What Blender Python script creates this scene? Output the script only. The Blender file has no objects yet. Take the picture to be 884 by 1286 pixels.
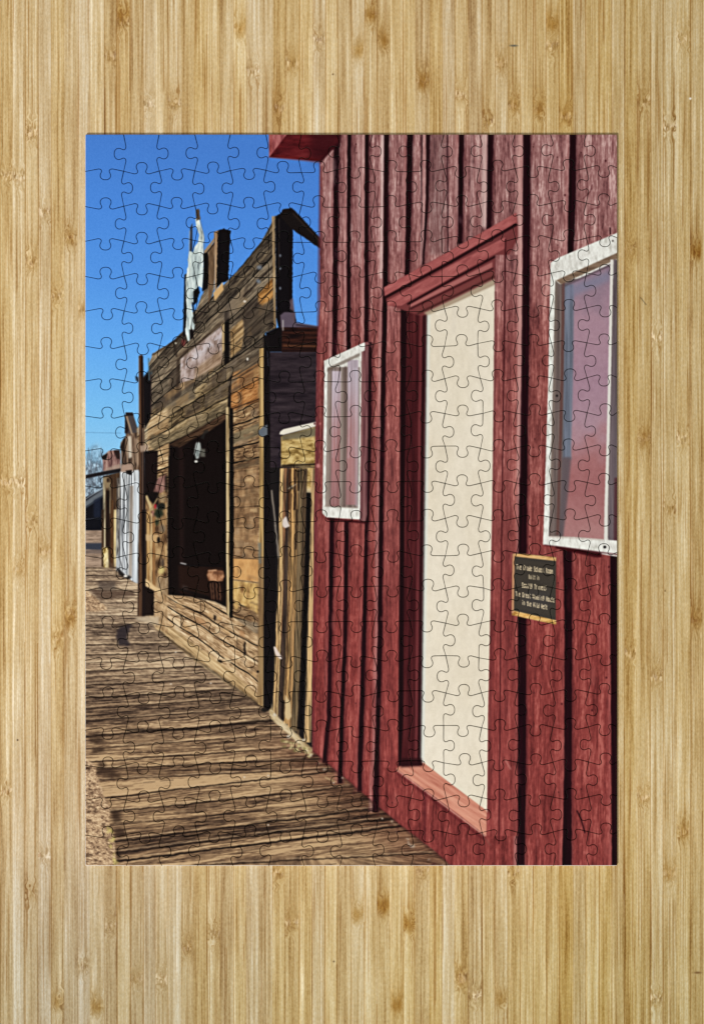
import bpy, math, random
import numpy as np

random.seed(7)
K = 0.00042            # metres per photo unit
CX, CY = 442.0, 643.0  # centre of the view, photo units
TH = 0.0019            # thickness of the puzzle board
C = bpy.context.scene.collection

# ------------------------------------------------------------------ noise
_T = np.random.RandomState(11).rand(512, 512).astype(np.float32)
def vn(x, y, s=0):
    x = x + s * 17.37; y = y + s * 9.71
    xi = np.floor(x); yi = np.floor(y)
    fx = (x - xi).astype(np.float32); fy = (y - yi).astype(np.float32)
    fx = fx * fx * (3 - 2 * fx); fy = fy * fy * (3 - 2 * fy)
    a = xi.astype(np.int64) & 511; b = yi.astype(np.int64) & 511
    a1 = (a + 1) & 511; b1 = (b + 1) & 511
    return (_T[a, b] * (1 - fx) + _T[a1, b] * fx) * (1 - fy) + (_T[a, b1] * (1 - fx) + _T[a1, b1] * fx) * fy
def fbm(x, y, s=0, o=3, g=.55):
    t = 0; a = 1; w = 0
    for i in range(o):
        t = t + a * vn(x * 2.03 ** i, y * 2.03 ** i, s + i * 3); w += a; a *= g
    return t / w
def ss(a, b, x):
    t = np.clip((x - a) / (b - a), 0, 1); return t * t * (3 - 2 * t)
def ramp(n, cols):
    p = np.linspace(0, 1, len(cols)); c = np.array(cols, float)
    return np.stack([np.interp(n, p, c[:, k]) for k in range(3)], -1)
def gauss(m, s):
    if s <= 0.15: return m
    r = int(max(1, math.ceil(s * 2.6))); k = np.exp(-np.arange(-r, r + 1) ** 2 / (2 * s * s)); k /= k.sum()
    for ax in (0, 1):
        pad = [(0, 0)] * m.ndim; pad[ax] = (r, r)
        p = np.pad(m, pad, mode='edge'); o = 0
        for i, kk in enumerate(k):
            sl = [slice(None)] * m.ndim; sl[ax] = slice(i, i + m.shape[ax]); o = o + kk * p[tuple(sl)]
        m = o
    return m

# ------------------------------------------------------------------ painter of the printed picture
S = 2.0
X0, Y0, X1, Y1 = 104.0, 165.0, 778.0, 1091.0
W, H = int((X1 - X0) * S), int((Y1 - Y0) * S)
IMG = np.zeros((H, W, 3))
def grid(i0, i1, j0, j1):
    xs = X0 + (np.arange(j0, j1) + .5) / S; ys = Y0 + (np.arange(i0, i1) + .5) / S
    return np.meshgrid(xs, ys)
def inside(P, X, Y):
    m = np.zeros(X.shape, bool); n = len(P)
    for k in range(n):
        x1, y1 = P[k]; x2, y2 = P[(k + 1) % n]
        if y1 == y2: continue
        c = ((y1 > Y) != (y2 > Y)) & (X < (x2 - x1) * (Y - y1) / (y2 - y1) + x1)
        m ^= c
    return m
def fill(P, col, f=.45, a=1.0, rough=0, rs=3.0, sd=1):
    """polygon P filled with a colour or col(X,Y); f feather, rough = wobble of the outline"""
    P = [(float(x), float(y)) for x, y in P]
    mg = 3 * f + rough + 2
    j0 = max(0, int((min(p[0] for p in P) - mg - X0) * S)); j1 = min(W, int((max(p[0] for p in P) + mg - X0) * S) + 1)
    i0 = max(0, int((min(p[1] for p in P) - mg - Y0) * S)); i1 = min(H, int((max(p[1] for p in P) + mg - Y0) * S) + 1)
    if j1 <= j0 or i1 <= i0: return
    X, Y = grid(i0, i1, j0, j1)
    xx, yy = X, Y
    if rough:
        xx = X + (vn(X / rs, Y / rs, sd) - .5) * 2 * rough; yy = Y + (vn(X / rs, Y / rs, sd + 5) - .5) * 2 * rough
    m = 0
    for dx in (-.25, .25):
        for dy in (-.25, .25):
            m = m + inside(P, xx + dx / S, yy + dy / S) * .25
    m = gauss(m.astype(float), f * S) * a
    c = col(X, Y) if callable(col) else np.array(col, float)
    IMG[i0:i1, j0:j1] = IMG[i0:i1, j0:j1] * (1 - m[..., None]) + c * m[..., None]
def line(P, w, col, f=.4, a=1.0, rough=0, rs=3.0, sd=1):
    for (xa, ya), (xb, yb) in zip(P[:-1], P[1:]):
        d = math.hypot(xb - xa, yb - ya) or 1; nx, ny = -(yb - ya) / d * w / 2, (xb - xa) / d * w / 2
        ex, ey = (xb - xa) / d * w * .2, (yb - ya) / d * w * .2
        fill([(xa + nx - ex, ya + ny - ey), (xb + nx + ex, yb + ny + ey), (xb - nx + ex, yb - ny + ey), (xa - nx - ex, ya - ny - ey)], col, f, a, rough, rs, sd)
def strip(pts, col, f=.5, a=1., rough=0, rs=6., sd=1):   # pts = [(y, xleft, xright)...]
    fill([(p[1], p[0]) for p in pts] + [(p[2], p[0]) for p in reversed(pts)], col, f, a, rough, rs, sd)
def blob(x, y, rx, ry, col, f=.8, a=1., rough=0, rs=3., sd=1):
    fill([(x + rx * math.cos(t * .524), y + ry * math.sin(t * .524)) for t in range(12)], col, f, a, rough, rs, sd)

XV, YV = 20.0, 645.0     # where the rows of the printed street meet
def dots(cols, su, sv, s, k=1.7, mode='v', o=4):
    """grain: mode v vertical, h horizontal, p towards the vanishing point"""
    def fn(X, Y):
        if mode == 'v': u, v = Y, X
        elif mode == 'h': u, v = X, Y
        else:
            u = X; v = (Y - YV) / np.maximum(X - XV, 20) * 290
        n = fbm(u / su, v / sv, s, o)
        return ramp(np.clip((n - .5) * k + .5, 0, 1), cols)
    return fn

# ---- sky
def sky(X, Y):
    n = (Y - 168 + (X - 107) * -.12) / 440
    c = ramp(np.clip(n, 0, 1), [(68, 122, 202), (72, 132, 214), (80, 144, 222), (96, 164, 232), (118, 184, 232), (150, 198, 224)])
    return c + (vn(X / 1.1, Y / 1.1, 3) - .5)[..., None] * 5
fill([(100, 160), (420, 160), (420, 700), (100, 700)], sky)
line([(107, 543), (152, 544)], .8, (92, 140, 178), .4, .7)
# bare trees behind
def tree(X, Y):
    n = fbm(X / 3.2, Y / 4, 21, 4); return ramp(np.clip((n - .5) * 2.4 + .5, 0, 1), [(78, 84, 92), (128, 146, 160), (176, 196, 210)])
fill([(104, 580), (112, 566), (122, 558), (131, 566), (137, 580), (137, 640), (104, 640)], tree, 2.5, .45, 4, 6, 4)
fill([(104, 592), (116, 580), (134, 588), (137, 640), (104, 640)], tree, 2.0, .75, 3, 5, 5)
for k in range(16):
    r = random.Random(k); x = 106 + r.random() * 26; y = 622
    line([(x, y), (x + r.uniform(-5, 5), y - 26), (x + r.uniform(-9, 9), y - r.uniform(38, 62))], .7, (84, 88, 98), .35, .5)
# far ground
fill([(104, 664), (150, 664), (150, 720), (104, 720)], dots([(118, 98, 82), (158, 134, 114), (176, 152, 130)], 14, 2.2, 31, 1.6, 'h'))
fill([(104, 682), (130, 682), (131, 691), (104, 690)], (46, 50, 62), .9, .95)
fill([(104, 691), (128, 691), (128, 695), (104, 695)], (88, 76, 72), .8, .7)
fill([(104, 626), (131, 614), (131, 666), (104, 666)], (12, 12, 18), .6)
fill([(104, 632), (131, 613), (131, 622), (104, 640)], (92, 98, 104), .9)
line([(104, 640), (131, 622)], 2, (48, 54, 62), .6); line([(104, 629), (131, 612)], 1, (150, 160, 168), .5)
fill([(118, 628), (127, 624), (127, 650), (118, 650)], (26, 32, 48), 1.2, .8)
line([(107, 652), (128, 651)], 1, (50, 52, 62), .5)

# ---- boardwalk
GAPS = [(713, .0, .5), (716.5, 0, .9), (722, 0, .5), (730, 0, .8), (735, 0, .4), (741, .0, 1.2), (750.5, .0, 1.0), (757, 0, .5), (763.5, .0, 1.0), (773, .0, .8), (783.5, -.01, 1.3),
        (797, -.02, .8), (808, -.02, 1.5), (820, -.03, 1.9), (829, -.04, .8), (839, -.045, 1.7), (847, -.045, .6), (856.5, -.05, 1.7), (871, -.06, 1.8), (884, -.065, 1.3), (899, -.07, 1.0),
        (917.5, -.085, 2.6), (934, -.075, 1.0), (951, -.07, 1.6), (962, -.045, 1.6), (976, -.05, 1.2), (994, -.115, 2.4), (1013.5, -.105, 2.0), (1030, -.1, .8), (1050, -.125, 2.8), (1064.5, -.125, 2.6), (1075.5, -.125, 3.4), (1089, -.05, 2.0)]
gy = np.array([g[0] for g in GAPS])
def walk(X, Y):
    yy = Y - np.interp(Y, gy, [g[1] for g in GAPS]) * (X - 200)
    idx = np.clip(np.searchsorted(gy, yy), 1, len(gy) - 1)
    ga, gb = gy[idx - 1], gy[idx]; q = (yy - ga) / np.maximum(gb - ga, .5)          # place across the plank
    t = np.interp(Y, [700, 780, 860, 950, 1088], [2.0, 3.2, 4.2, 5.6, 6.4])
    yw = yy + (fbm(X / 60, yy / 18, 9, 2) - .5) * 1.6 + idx * 31.7
    n = .14 * vn(X / (t * 16), yw / 2.8, 40) + .20 * vn(X / (t * 8), yw / 1.4, 43) + .32 * vn(X / (t * 3), yw / .8, 46) + .34 * fbm(X / (t * 1.1), yw / 1.7, 49, 4)
    tint = (_T[idx, 77] - .5) * .34 + (fbm(X / 70, idx * 3.7 + yy * .02, 52, 2) - .5) * .35
    dk = ss(842, 856, yy) * (1 - ss(905, 925, yy)) * .22 + ss(1036, 1050, yy) * (1 - ss(1064, 1075, yy)) * .14
    lt = ss(976, 980, yy) * (1 - ss(990, 995, yy)) * .26 + ss(902, 907, yy) * (1 - ss(911, 915, yy)) * .22 + (1 - ss(742, 750, Y)) * ss(728, 736, Y) * .2
    lip = np.exp(-((q - .84) / .12) ** 2) * .22 - (1 - ss(0, .22, q)) * .12
    n = np.clip((n - .5) * 1.8 + .58 + tint - dk + lt + lip, 0, 1)
    far = ramp(n, [(66, 52, 42), (112, 93, 76), (154, 131, 106), (196, 174, 144)])
    near = ramp(n, [(44, 31, 24), (92, 70, 52), (134, 106, 78), (180, 150, 112)])
    k = ss(760, 980, Y)[..., None]
    c = far * (1 - k) + near * k
    # shade of the printed scene: planks painted darker beside the red wall
    d = (X - (393 + (Y - 940) * 1.12)); sh = ss(-95, -8, d) * ss(900, 960, Y) * .40
    c = c * (1 - sh[..., None] * np.array([.62, .85, .85]))
    return c
fill([(100, 712), (240, 712), (600, 1092), (100, 1092)], walk, .3)
for y, sl, w in GAPS:
    sd = int(y)
    P = [(100 + i * 20, y + sl * (100 + i * 20 - 200) + (float(vn(np.array(i * .7), np.array(y * .37), 2)) - .5) * 1.2) for i in range(26)]
    x1 = 200 if y < 790 else 250 + (y - 790) * 1.05
    P = [p for p in P if p[0] < x1 + 10]
    line(P, w * .62 + .35, (30, 20, 15), .45 + w * .05, min(1, .45 + w * .17) * (.7 if y < 800 else 1), .7, 5, sd)
    if w > .9:
        for k in range(len(P) - 1):                                  # the lit lip of the plank beyond the gap, broken up
            if _T[k * 7 + 3, sd % 500] > .3: line([(P[k][0], P[k][1] - w * .7 - 1.0), (P[k + 1][0], P[k + 1][1] - w * .7 - 1.0)], .7 + w * .2, (190, 166, 132), .45, .45, .5, 4, sd)
for k in range(70):                                                   # short splits in the planks
    r = random.Random(k + 700); y = 790 + r.random() ** .7 * 296; x = 110 + r.random() * (150 + (y - 790) * 1.0); L = r.uniform(8, 34) * (.5 + (y - 790) / 300)
    sl = float(np.interp(y, gy, [g[1] for g in GAPS])); line([(x, y), (x + L * .5, y + sl * L * .5 + r.uniform(-.5, .5)), (x + L, y + sl * L)], r.uniform(.5, 1.1), (52, 38, 30), .4, r.uniform(.3, .7))
line([(160, 917), (240, 916), (330, 905), (380, 903)], 3.0, (30, 20, 15), .8, .8, .6, 5)
# worn dark ends, sand at the left
sand = lambda X, Y: ramp(np.clip((fbm((X + Y * .5) / 4.2, (Y - X * .3) / 2.2, 60, 5, .75) - .5) * 2.1 + .56, 0, 1), [(84, 62, 46), (142, 114, 88), (180, 150, 116), (208, 182, 146)])
fill([(104, 740), (110, 742), (122, 752), (136, 764), (130, 767), (104, 769)], sand, .8, 1, 1.2, 3, 8)
fill([(112, 740), (135, 741), (168, 742), (170, 748), (140, 752), (126, 753)], (70, 52, 42), 1.4, .75)
fill([(124, 731), (145, 730), (146, 741), (124, 741)], (60, 50, 46), 1.6, .65)
for (x, y, rx, ry) in [(121, 930, 9, 4), (124, 942, 8, 4), (122, 923, 12, 2.4), (134, 968, 13, 4), (141, 974, 12, 3.4), (128, 960, 6, 3), (146, 1021, 6, 5), (152, 1046, 7, 5), (150, 1074, 4, 6), (147, 1028, 6, 6)]:
    blob(x, y, rx, ry, (42, 28, 20), 1.6, .75, 2, 3, int(x))
fill([(104, 952), (111, 952), (120, 962), (126, 985), (131, 1002), (138, 1012), (139, 1040), (144, 1060), (148, 1092), (104, 1092)], sand, .8, 1, 1.6, 3, 9)
for k in range(26):
    r = random.Random(k + 50); y = 955 + r.random() * 130; x = 107 + r.random() * min(26, (y - 945) * .3)
    blob(x, y, 1.2 + r.random() * 3, .8 + r.random(), (58, 38, 26), .7, .65, 1, 2, k)
for k in range(16):
    r = random.Random(k + 90); y = 1035 + r.random() * 50; x = 134 + (y - 1035) * .15 + r.random() * 7
    blob(x, y, 1.6, 2.2, (186, 172, 96), 1.0, .6, 1, 2, k)
fill([(152, 787), (160, 783), (169, 785), (163, 790), (159, 796), (160, 802), (165, 809), (161, 812), (150, 810), (146, 803), (147, 794)], (42, 35, 38), 1.3, .92, 1.6, 4, 3)  # shadow blob of the printed scene, painted dark over the planks
for (x, y) in [(221, 819), (215, 859), (337, 1036), (337, 974), (419, 983), (307, 976), (265, 858), (480, 1028)]: blob(x, y, 1.3, .9, (206, 194, 178), .5, .85)

# ---- the far houses of the printed row
fill([(129, 574), (137, 566), (148, 565), (152, 570), (152, 592), (130, 592)], dots([(84, 56, 54), (138, 104, 96), (170, 142, 130)], 9, 2, 70, 1.8), .7)
fill([(128, 573), (136, 569), (134, 577), (129, 577)], (26, 22, 22), .6); fill([(143, 566), (151, 565), (151, 577), (147, 576)], (40, 28, 26), .6)
fill([(133, 588), (153, 582), (153, 592), (133, 594)], (158, 138, 122), .8, .7)
fill([(130, 598), (153, 592), (153, 715), (131, 712)], dots([(30, 20, 14), (58, 40, 28), (98, 74, 50)], 40, 2.5, 71, 2), .6)
for x, xx, y0, y1, c in [(130, 133, 600, 700, (176, 164, 134)), (137, 139, 606, 645, (150, 134, 104)), (143, 147, 640, 712, (196, 176, 130)), (139.5, 142.5, 628, 712, (88, 58, 34)), (133.5, 138, 616, 690, (32, 20, 14)),
                         (128, 131, 640, 712, (62, 44, 30)), (147, 149, 640, 700, (60, 52, 44))]:
    fill([(x, y0), (xx, y0), (xx, y1), (x, y1)], dots([tuple(v * .6 for v in c), c, tuple(min(255, v * 1.12) for v in c)], 18, 3, int(x), 2), .6)
blob(135, 606, 4, 7, (138, 118, 88), 1.0, .9, 1.5, 3, 5); blob(136, 603, 1.6, 3, (44, 30, 22), .6)
fill([(129, 688), (136, 687), (137, 713), (131, 713)], dots([(120, 92, 40), (214, 194, 140), (228, 216, 176)], 7, 3, 79, 2), .7)
fill([(104, 597.5), (120, 594), (152, 588), (153, 593), (120, 598.5), (104, 602)], (26, 22, 24), .6)
fill([(152, 556), (158, 548), (160, 533), (176, 540), (178, 592), (153, 592)], dots([(46, 34, 28), (98, 76, 60), (152, 130, 108)], 22, 2.2, 72, 2.1), .7)
fill([(151, 562), (155, 552), (158, 549), (156, 570)], (34, 26, 22), .7)
fill([(161, 548), (165, 547), (166, 574), (162, 576)], (206, 196, 178), .9, .9); fill([(169, 550), (175, 552), (175, 585), (170, 580)], (158, 132, 108), .9, .7)
fill([(157, 522), (159, 518.5), (167, 518.5), (175, 543), (166, 544), (158, 545)], (66, 60, 60), .6)
line([(159.5, 523), (166, 545)], 2.2, (150, 128, 104), .5); fill([(158, 526), (162, 540), (160, 544), (157, 544)], (38, 28, 26), .6)
fill([(158, 518), (167, 518), (168, 522), (159, 522)], (34, 28, 30), .5)
wht = dots([(74, 78, 82), (150, 152, 152), (196, 200, 202), (224, 228, 230)], 60, 1.5, 74, 2.3)
fill([(151, 592), (175, 590), (175, 733), (169, 731), (146, 716), (147, 640), (151, 640)], wht, .6)
fill([(147, 600), (151, 600), (151, 690), (147, 700)], dots([(50, 46, 44), (110, 104, 98), (170, 164, 150)], 10, 2, 75, 2), .7, .9)
fill([(163.5, 610), (168, 610), (166.5, 726), (162, 722)], dots([(112, 100, 90), (150, 138, 126), (178, 168, 156)], 60, 2, 76), .7, .9)
fill([(168.5, 604), (174, 604), (173, 733), (166, 729)], (206, 212, 216), .8, .7)
line([(151, 636), (150, 700), (155, 716)], 1.4, (66, 64, 68), .6, .8); line([(157, 634), (154, 660), (155, 690), (158, 720)], 1.2, (72, 74, 82), .6, .7)
fill([(153, 584), (166, 582), (168, 592), (152, 593)], (160, 134, 116), .8); fill([(158, 591), (166, 590), (166, 597), (160, 595)], (26, 20, 18), .6)
fill([(146, 712), (152, 716), (160, 724), (162, 722), (166, 725), (163, 728), (150, 722)], (24, 20, 20), .8, .9)
blob(158, 723.5, 2.4, 1.5, (220, 214, 204), .6)
fill([(133, 705), (146, 708), (146, 716), (133, 714)], (120, 100, 80), 1, .3)

# ---- the weathered false-front house
PB = [-1.3, -1.19, -1.10, -1.0, -.91, -.80, -.71, -.63, -.55, -.46, -.40, -.30, -.235, -.19, -.11, -.03, .06, .155, .24, .33, .40, .47, .545, .61, .69, .78, .9]
pb = np.array(PB)
def front(cols, sd, k=1.9, gap=.62, tint=.46):
    def fn(X, Y):
        dx = np.maximum(X - XV, 20)
        t = (Y - YV) / dx + (fbm(X / 30, Y / 30, sd + 4, 2) - .5) * .02
        i = np.clip(np.searchsorted(pb, t), 1, len(pb) - 1)
        v = t * 290
        n = .28 * vn(X / 20, v / 3.4, sd) + .22 * vn(X / 9, v / 1.4, sd + 2) + .24 * vn(X / 3.2, v / 1.1, sd + 6) + .26 * fbm(X / 5.5, v / 6.5, sd + 8, 4)
        n = (n - .5) * k * 1.02 + .53 + (_T[i, 33 + sd] - .5) * tint
        jx = 200 + _T[i, 90] * 110; n = n - .12 * (X > jx)
        c = ramp(np.clip(n, 0, 1), cols)
        d = np.minimum(np.abs(t - pb[i]), np.abs(t - pb[i - 1])) * dx
        g = 1 - gap * (1 - ss(.2, 1.5, d)) * (.5 + .9 * vn(X / 9, t * 30, 8))
        g = np.clip(g * (1 - .4 * (np.abs(X - jx) < .6)), .1, 1)
        return c * g[..., None]
    return fn
gr = front([(40, 33, 28), (80, 69, 56), (116, 102, 84), (156, 138, 112)], 1, 1.7, .9, .62)
tan_ = front([(78, 56, 38), (136, 106, 74), (176, 146, 106), (210, 184, 142)], 2, 1.9, .85, .55)
tn2 = front([(96, 72, 50), (152, 122, 88), (190, 160, 122), (220, 198, 162)], 3, 1.9, .85, .5)
org = front([(104, 66, 34), (158, 106, 60), (186, 134, 82), (204, 164, 112)], 4, 1.7, .5)
# whole wall
fill([(188, 455), (192, 444), (215, 430), (231, 415), (242, 392), (255, 384), (288, 351), (308, 329), (330, 301), (340, 283), (345, 271), (347, 271), (347, 413), (333, 418), (333, 888), (262, 832), (200, 791), (190, 776), (186, 560), (186, 520)], gr, .5, 1, .5, 4)
# lighter header course above the opening
fill([(186, 520), (212, 500), (246, 484), (290, 452), (290, 512), (213, 557), (196, 566), (186, 560)], front([(56, 44, 30), (104, 86, 60), (146, 124, 88), (184, 162, 124)], 5), 1.6, .95)
fill([(172, 538), (190, 523), (212, 512), (212, 556), (200, 567), (176, 566)], front([(84, 64, 44), (146, 118, 84), (182, 154, 114), (204, 180, 142)], 6), 1.0, .9)
line([(188, 521), (246, 487), (288, 458)], 1.3, (34, 26, 20), .5, .8, .6); line([(190, 478), (222, 462)], 1.2, (36, 28, 22), .5, .8, .5)
line([(190, 467), (222, 452)], 1.0, (40, 32, 26), .5, .8, .5)
fill([(190, 546), (213, 545), (284, 505), (286, 512), (284, 521), (213, 559), (196, 566), (188, 560)], front([(34, 28, 20), (66, 56, 42), (98, 84, 62), (140, 122, 92)], 7), .8, .85, .8)
line([(222, 500), (232, 494), (260, 478)], 1.8, (42, 34, 28), .8, .7, .8)
fill([(205, 498), (243, 470), (246, 478), (232, 490), (222, 497), (212, 500)], dots([(150, 116, 78), (188, 152, 108), (206, 174, 132)], 12, 2.2, 81, 1.6, 'p'), .8, .95, .5)
fill([(208, 500), (244, 482), (246, 500), (226, 508), (206, 512)], dots([(58, 50, 42), (96, 84, 68), (122, 108, 88)], 14, 3, 82, 1.8, 'p'), 1.2, .9, .6)
# warm wall right of the opening
fill([(289, 512), (296, 470), (326, 452), (326, 640), (326, 884), (292, 852), (289, 790)], tan_, .9)
fill([(293, 468), (325, 456), (325, 504), (291, 516), (288, 500)], org, .9)
line([(288, 515), (326, 501)], 1.3, (36, 24, 18), .5, .9, .4); line([(291, 479), (326, 458)], 1.6, (54, 40, 30), .6, .9)
fill([(290, 478), (331, 436), (331, 452), (291, 476)], dots([(60, 48, 38), (98, 82, 64), (130, 112, 88)], 14, 2.2, 83, 1.8, 'p'), .7, .95)
line([(272, 470), (300, 450), (333, 430)], 1.4, (40, 30, 24), .5, .85); line([(292, 463), (331, 441)], .8, (30, 22, 18), .4, .9)
fill([(292, 545), (326, 531), (326, 546), (291, 560)], dots([(60, 52, 40), (98, 86, 66), (128, 112, 84)], 14, 3, 84, 1.8, 'p'), 1, .9)
line([(291, 541), (322, 529)], 1.1, (44, 32, 24), .5, .9, .4); line([(291, 563), (326, 550)], 1.4, (48, 34, 26), .5, .85, .5)
fill([(292, 586), (326, 577), (326, 583), (292, 592)], (86, 70, 52), 1, .7)
fill([(294, 590), (325, 586), (325, 700), (292, 702)], dots([(90, 66, 44), (140, 106, 74), (172, 138, 98)], 17, 6, 85, 1.8), 1.2, .75)
fill([(292, 701), (325, 702), (325, 731), (292, 727)], dots([(150, 106, 62), (196, 148, 92), (214, 172, 114)], 20, 9, 86, 1.5), .7)
line([(291, 700.5), (326, 702)], 1, (60, 42, 30), .5, .8); line([(291, 728), (326, 732)], 1, (70, 50, 34), .5, .8)
fill([(292, 729), (325, 733), (325, 772), (292, 752)], dots([(134, 100, 58), (196, 160, 96), (216, 186, 128)], 14, 5, 87, 1.7), .9, .9)
blob(304, 740, 2, 5, (92, 58, 32), 1, .8); blob(297, 760, 3.4, 6, (196, 160, 98), 1, .8)
fill([(291, 776), (325, 782), (325, 796), (291, 792)], dots([(94, 80, 64), (140, 122, 98), (168, 148, 120)], 14, 2, 88, 1.8, 'p'), .9, .9)
# foot of the wall under the opening
fill([(209, 746), (230, 748), (270, 756), (285, 764), (295, 776), (326, 800), (326, 884), (262, 832), (200, 791), (192, 776), (194, 735)], tn2, .9)
for P, w in [([(209, 760), (240, 766), (286, 784)], 1.2), ([(212, 772), (250, 782), (290, 800)], 1.1), ([(214, 786), (262, 806)], .9), ([(240, 748), (290, 768), (292, 776)], .8)]:
    line(P, w, (78, 54, 36), .6, .8, .8)
for k in range(46):
    r = random.Random(k + 900); x = r.uniform(212, 322); t = r.uniform(.40, .74); y = 645 + t * (x - 20)
    if y < 752 + (x - 209) * .36: continue
    sl = (y - 645) / (x - 20); w_, h_ = r.uniform(3, 9), r.uniform(1.5, 4)
    fill([(x, y - h_), (x + w_, y - h_ + w_ * sl), (x + w_, y + h_ + w_ * sl), (x, y + h_)], r.choice([(206, 180, 138), (212, 190, 154), (190, 152, 104), (168, 124, 84), (120, 92, 66)]), .8, r.uniform(.35, .75), 1.2, 3, k)
for (x, y, rx, ry) in [(222, 800, 7, 2), (239, 808, 3.6, 2.2), (276, 831, 4, 2.6), (253, 816, 1.6, 1), (214, 796, 4, 1.4), (307.5, 815, 1.6, 10), (270, 776, 1.6, 4)]: blob(x, y, rx, ry, (26, 18, 14), .7, .95, .7, 2, int(x))
fill([(186, 772), (196, 776), (240, 805), (290, 842), (328, 876), (330, 888), (290, 862), (240, 826), (196, 790)], dots([(132, 106, 70), (184, 154, 110), (214, 190, 146)], 20, 3, 89, 1.8, 'p'), 1, .9, .8)
line([(200, 793), (240, 823), (290, 860), (332, 890)], 2.4, (34, 24, 18), 1, .7, 1)
# opening
fill([(211, 558), (248, 540), (284, 518), (286, 770), (284, 762), (270, 755), (240, 749), (211, 747)], (15, 7, 6), .6)
fill([(213, 559), (284, 519), (284, 527), (262, 542), (240, 553), (226, 562)], dots([(36, 24, 16), (66, 46, 32), (88, 64, 46)], 12, 2, 90, 1.8, 'p'), .8)
fill([(225, 562), (231, 562), (231, 745), (226, 745)], (32, 18, 16), 1.6, .8)
fill([(224, 710), (280, 712), (281, 752), (226, 745)], (34, 18, 12), 1.6, .85)
line([(226, 708), (240, 710), (281, 711)], 1.4, (8, 5, 6), .6); line([(227, 707), (234, 708.5)], 1.4, (176, 172, 170), .6)
fill([(229, 742), (236, 743), (236, 736), (229, 734)], (60, 50, 48), 1, .5)
line([(226, 740), (262, 750)], 2, (10, 6, 6), 1)
fill([(262, 716), (270, 715), (281, 717), (282, 724), (280, 729), (271, 731), (262, 729), (260, 722)], dots([(104, 64, 42), (150, 102, 70), (186, 140, 104)], 6, 3, 91, 1.9), .8, .95, .6)
fill([(268, 717), (281, 718), (281, 722), (268, 721)], (92, 58, 40), .9, .8); line([(262, 717), (272, 716)], 1.4, (206, 166, 130), .7, .8)
fill([(261, 730), (281, 731), (279, 757), (264, 752)], (24, 12, 9), .8)
for x in (264.5, 267.5, 271.5, 275.5): line([(x, 732), (x + .8, 742), (x + 1.6, 753)], 1.5, (118, 80, 58), .6, .7, .6, 3, int(x))
fill([(252, 550), (257, 541), (262, 540), (262, 543), (258, 545), (256, 552)], (30, 28, 26), .5, .8)
fill([(245, 560), (248, 555), (252, 556), (253, 563), (250, 575), (247, 577), (244, 570)], (168, 176, 172), .8, .95, .6, 2)
fill([(246, 566), (250, 565), (250, 573), (247, 574)], (96, 104, 102), .6, .7)
fill([(252, 563), (258, 564), (258, 574), (252, 574)], (104, 104, 94), .8, .8, .5, 2); blob(246.5, 579.5, 2.2, 1.6, (200, 200, 192), .6)
# posts
fill([(284, 513), (288.5, 508), (289, 776), (284.5, 770)], dots([(120, 96, 64), (188, 166, 124), (216, 196, 156)], 50, 2.6, 92, 1.7), .5)
fill([(288.5, 511), (293, 514), (294, 640), (292.5, 776), (288.5, 776)], (14, 8, 7), .7)
fill([(287.5, 476), (291, 470), (290, 512), (286, 511)], (24, 16, 14), .6)
fill([(282, 392), (288, 389), (288, 455), (282, 459)], (16, 11, 10), .5)
fill([(278, 405), (282, 402), (282, 440), (279, 444)], (176, 150, 108), .6)
line([(236, 440), (224, 452), (223, 492)], 3.4, (50, 38, 30), .7, .95, .4)
line([(222, 448), (248, 432), (281, 404)], 2.6, (54, 40, 32), .7, .85, .4)
for k in range(150):
    r = random.Random(k + 2200); x = r.uniform(190, 338); t = r.uniform(-1.0, -.16); y = 645 + t * (x - 20)
    if x > 326 and y > 430: continue
    if 180 < x < 296 and y > 540 - (x - 213) * .5: continue
    if x > 284 and y > 500: continue
    if 222 < x < 284 and 448 - (x - 227) * .8 < y < 488 - (x - 227) * .5: continue
    i_ = int(np.searchsorted(pb, t)); ta, tb = pb[i_ - 1] + .008, pb[i_] - .008
    if r.random() < .6: ta, tb = max(ta, t - .02), min(tb, t + .02)
    w_ = r.uniform(5, 26); xe = min(x + w_, 338)
    fill([(x, 645 + ta * (x - 20)), (xe, 645 + ta * (xe - 20)), (xe, 645 + tb * (xe - 20)), (x, 645 + tb * (x - 20))], r.choice([(150, 130, 102), (128, 108, 84), (60, 48, 40), (92, 78, 64), (104, 92, 80), (148, 116, 76), (52, 42, 36)]), .7, r.uniform(.2, .5), 1.0, 3, k)
for k in range(60):
    r = random.Random(k + 2600); x = r.uniform(294, 318); y = r.uniform(520, 840); sl = (y - 645) / (x - 20); w_ = r.uniform(3, 12); h_ = r.uniform(1, 4.5); xe = min(x + w_, 324)
    fill([(x, y - h_), (xe, y - h_ + (xe - x) * sl), (xe, y + h_ + (xe - x) * sl), (x, y + h_)], r.choice([(206, 176, 130), (190, 150, 100), (112, 84, 58), (90, 68, 48), (168, 140, 108), (124, 104, 82)]), .8, r.uniform(.25, .6), 1.2, 3, k)
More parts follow.
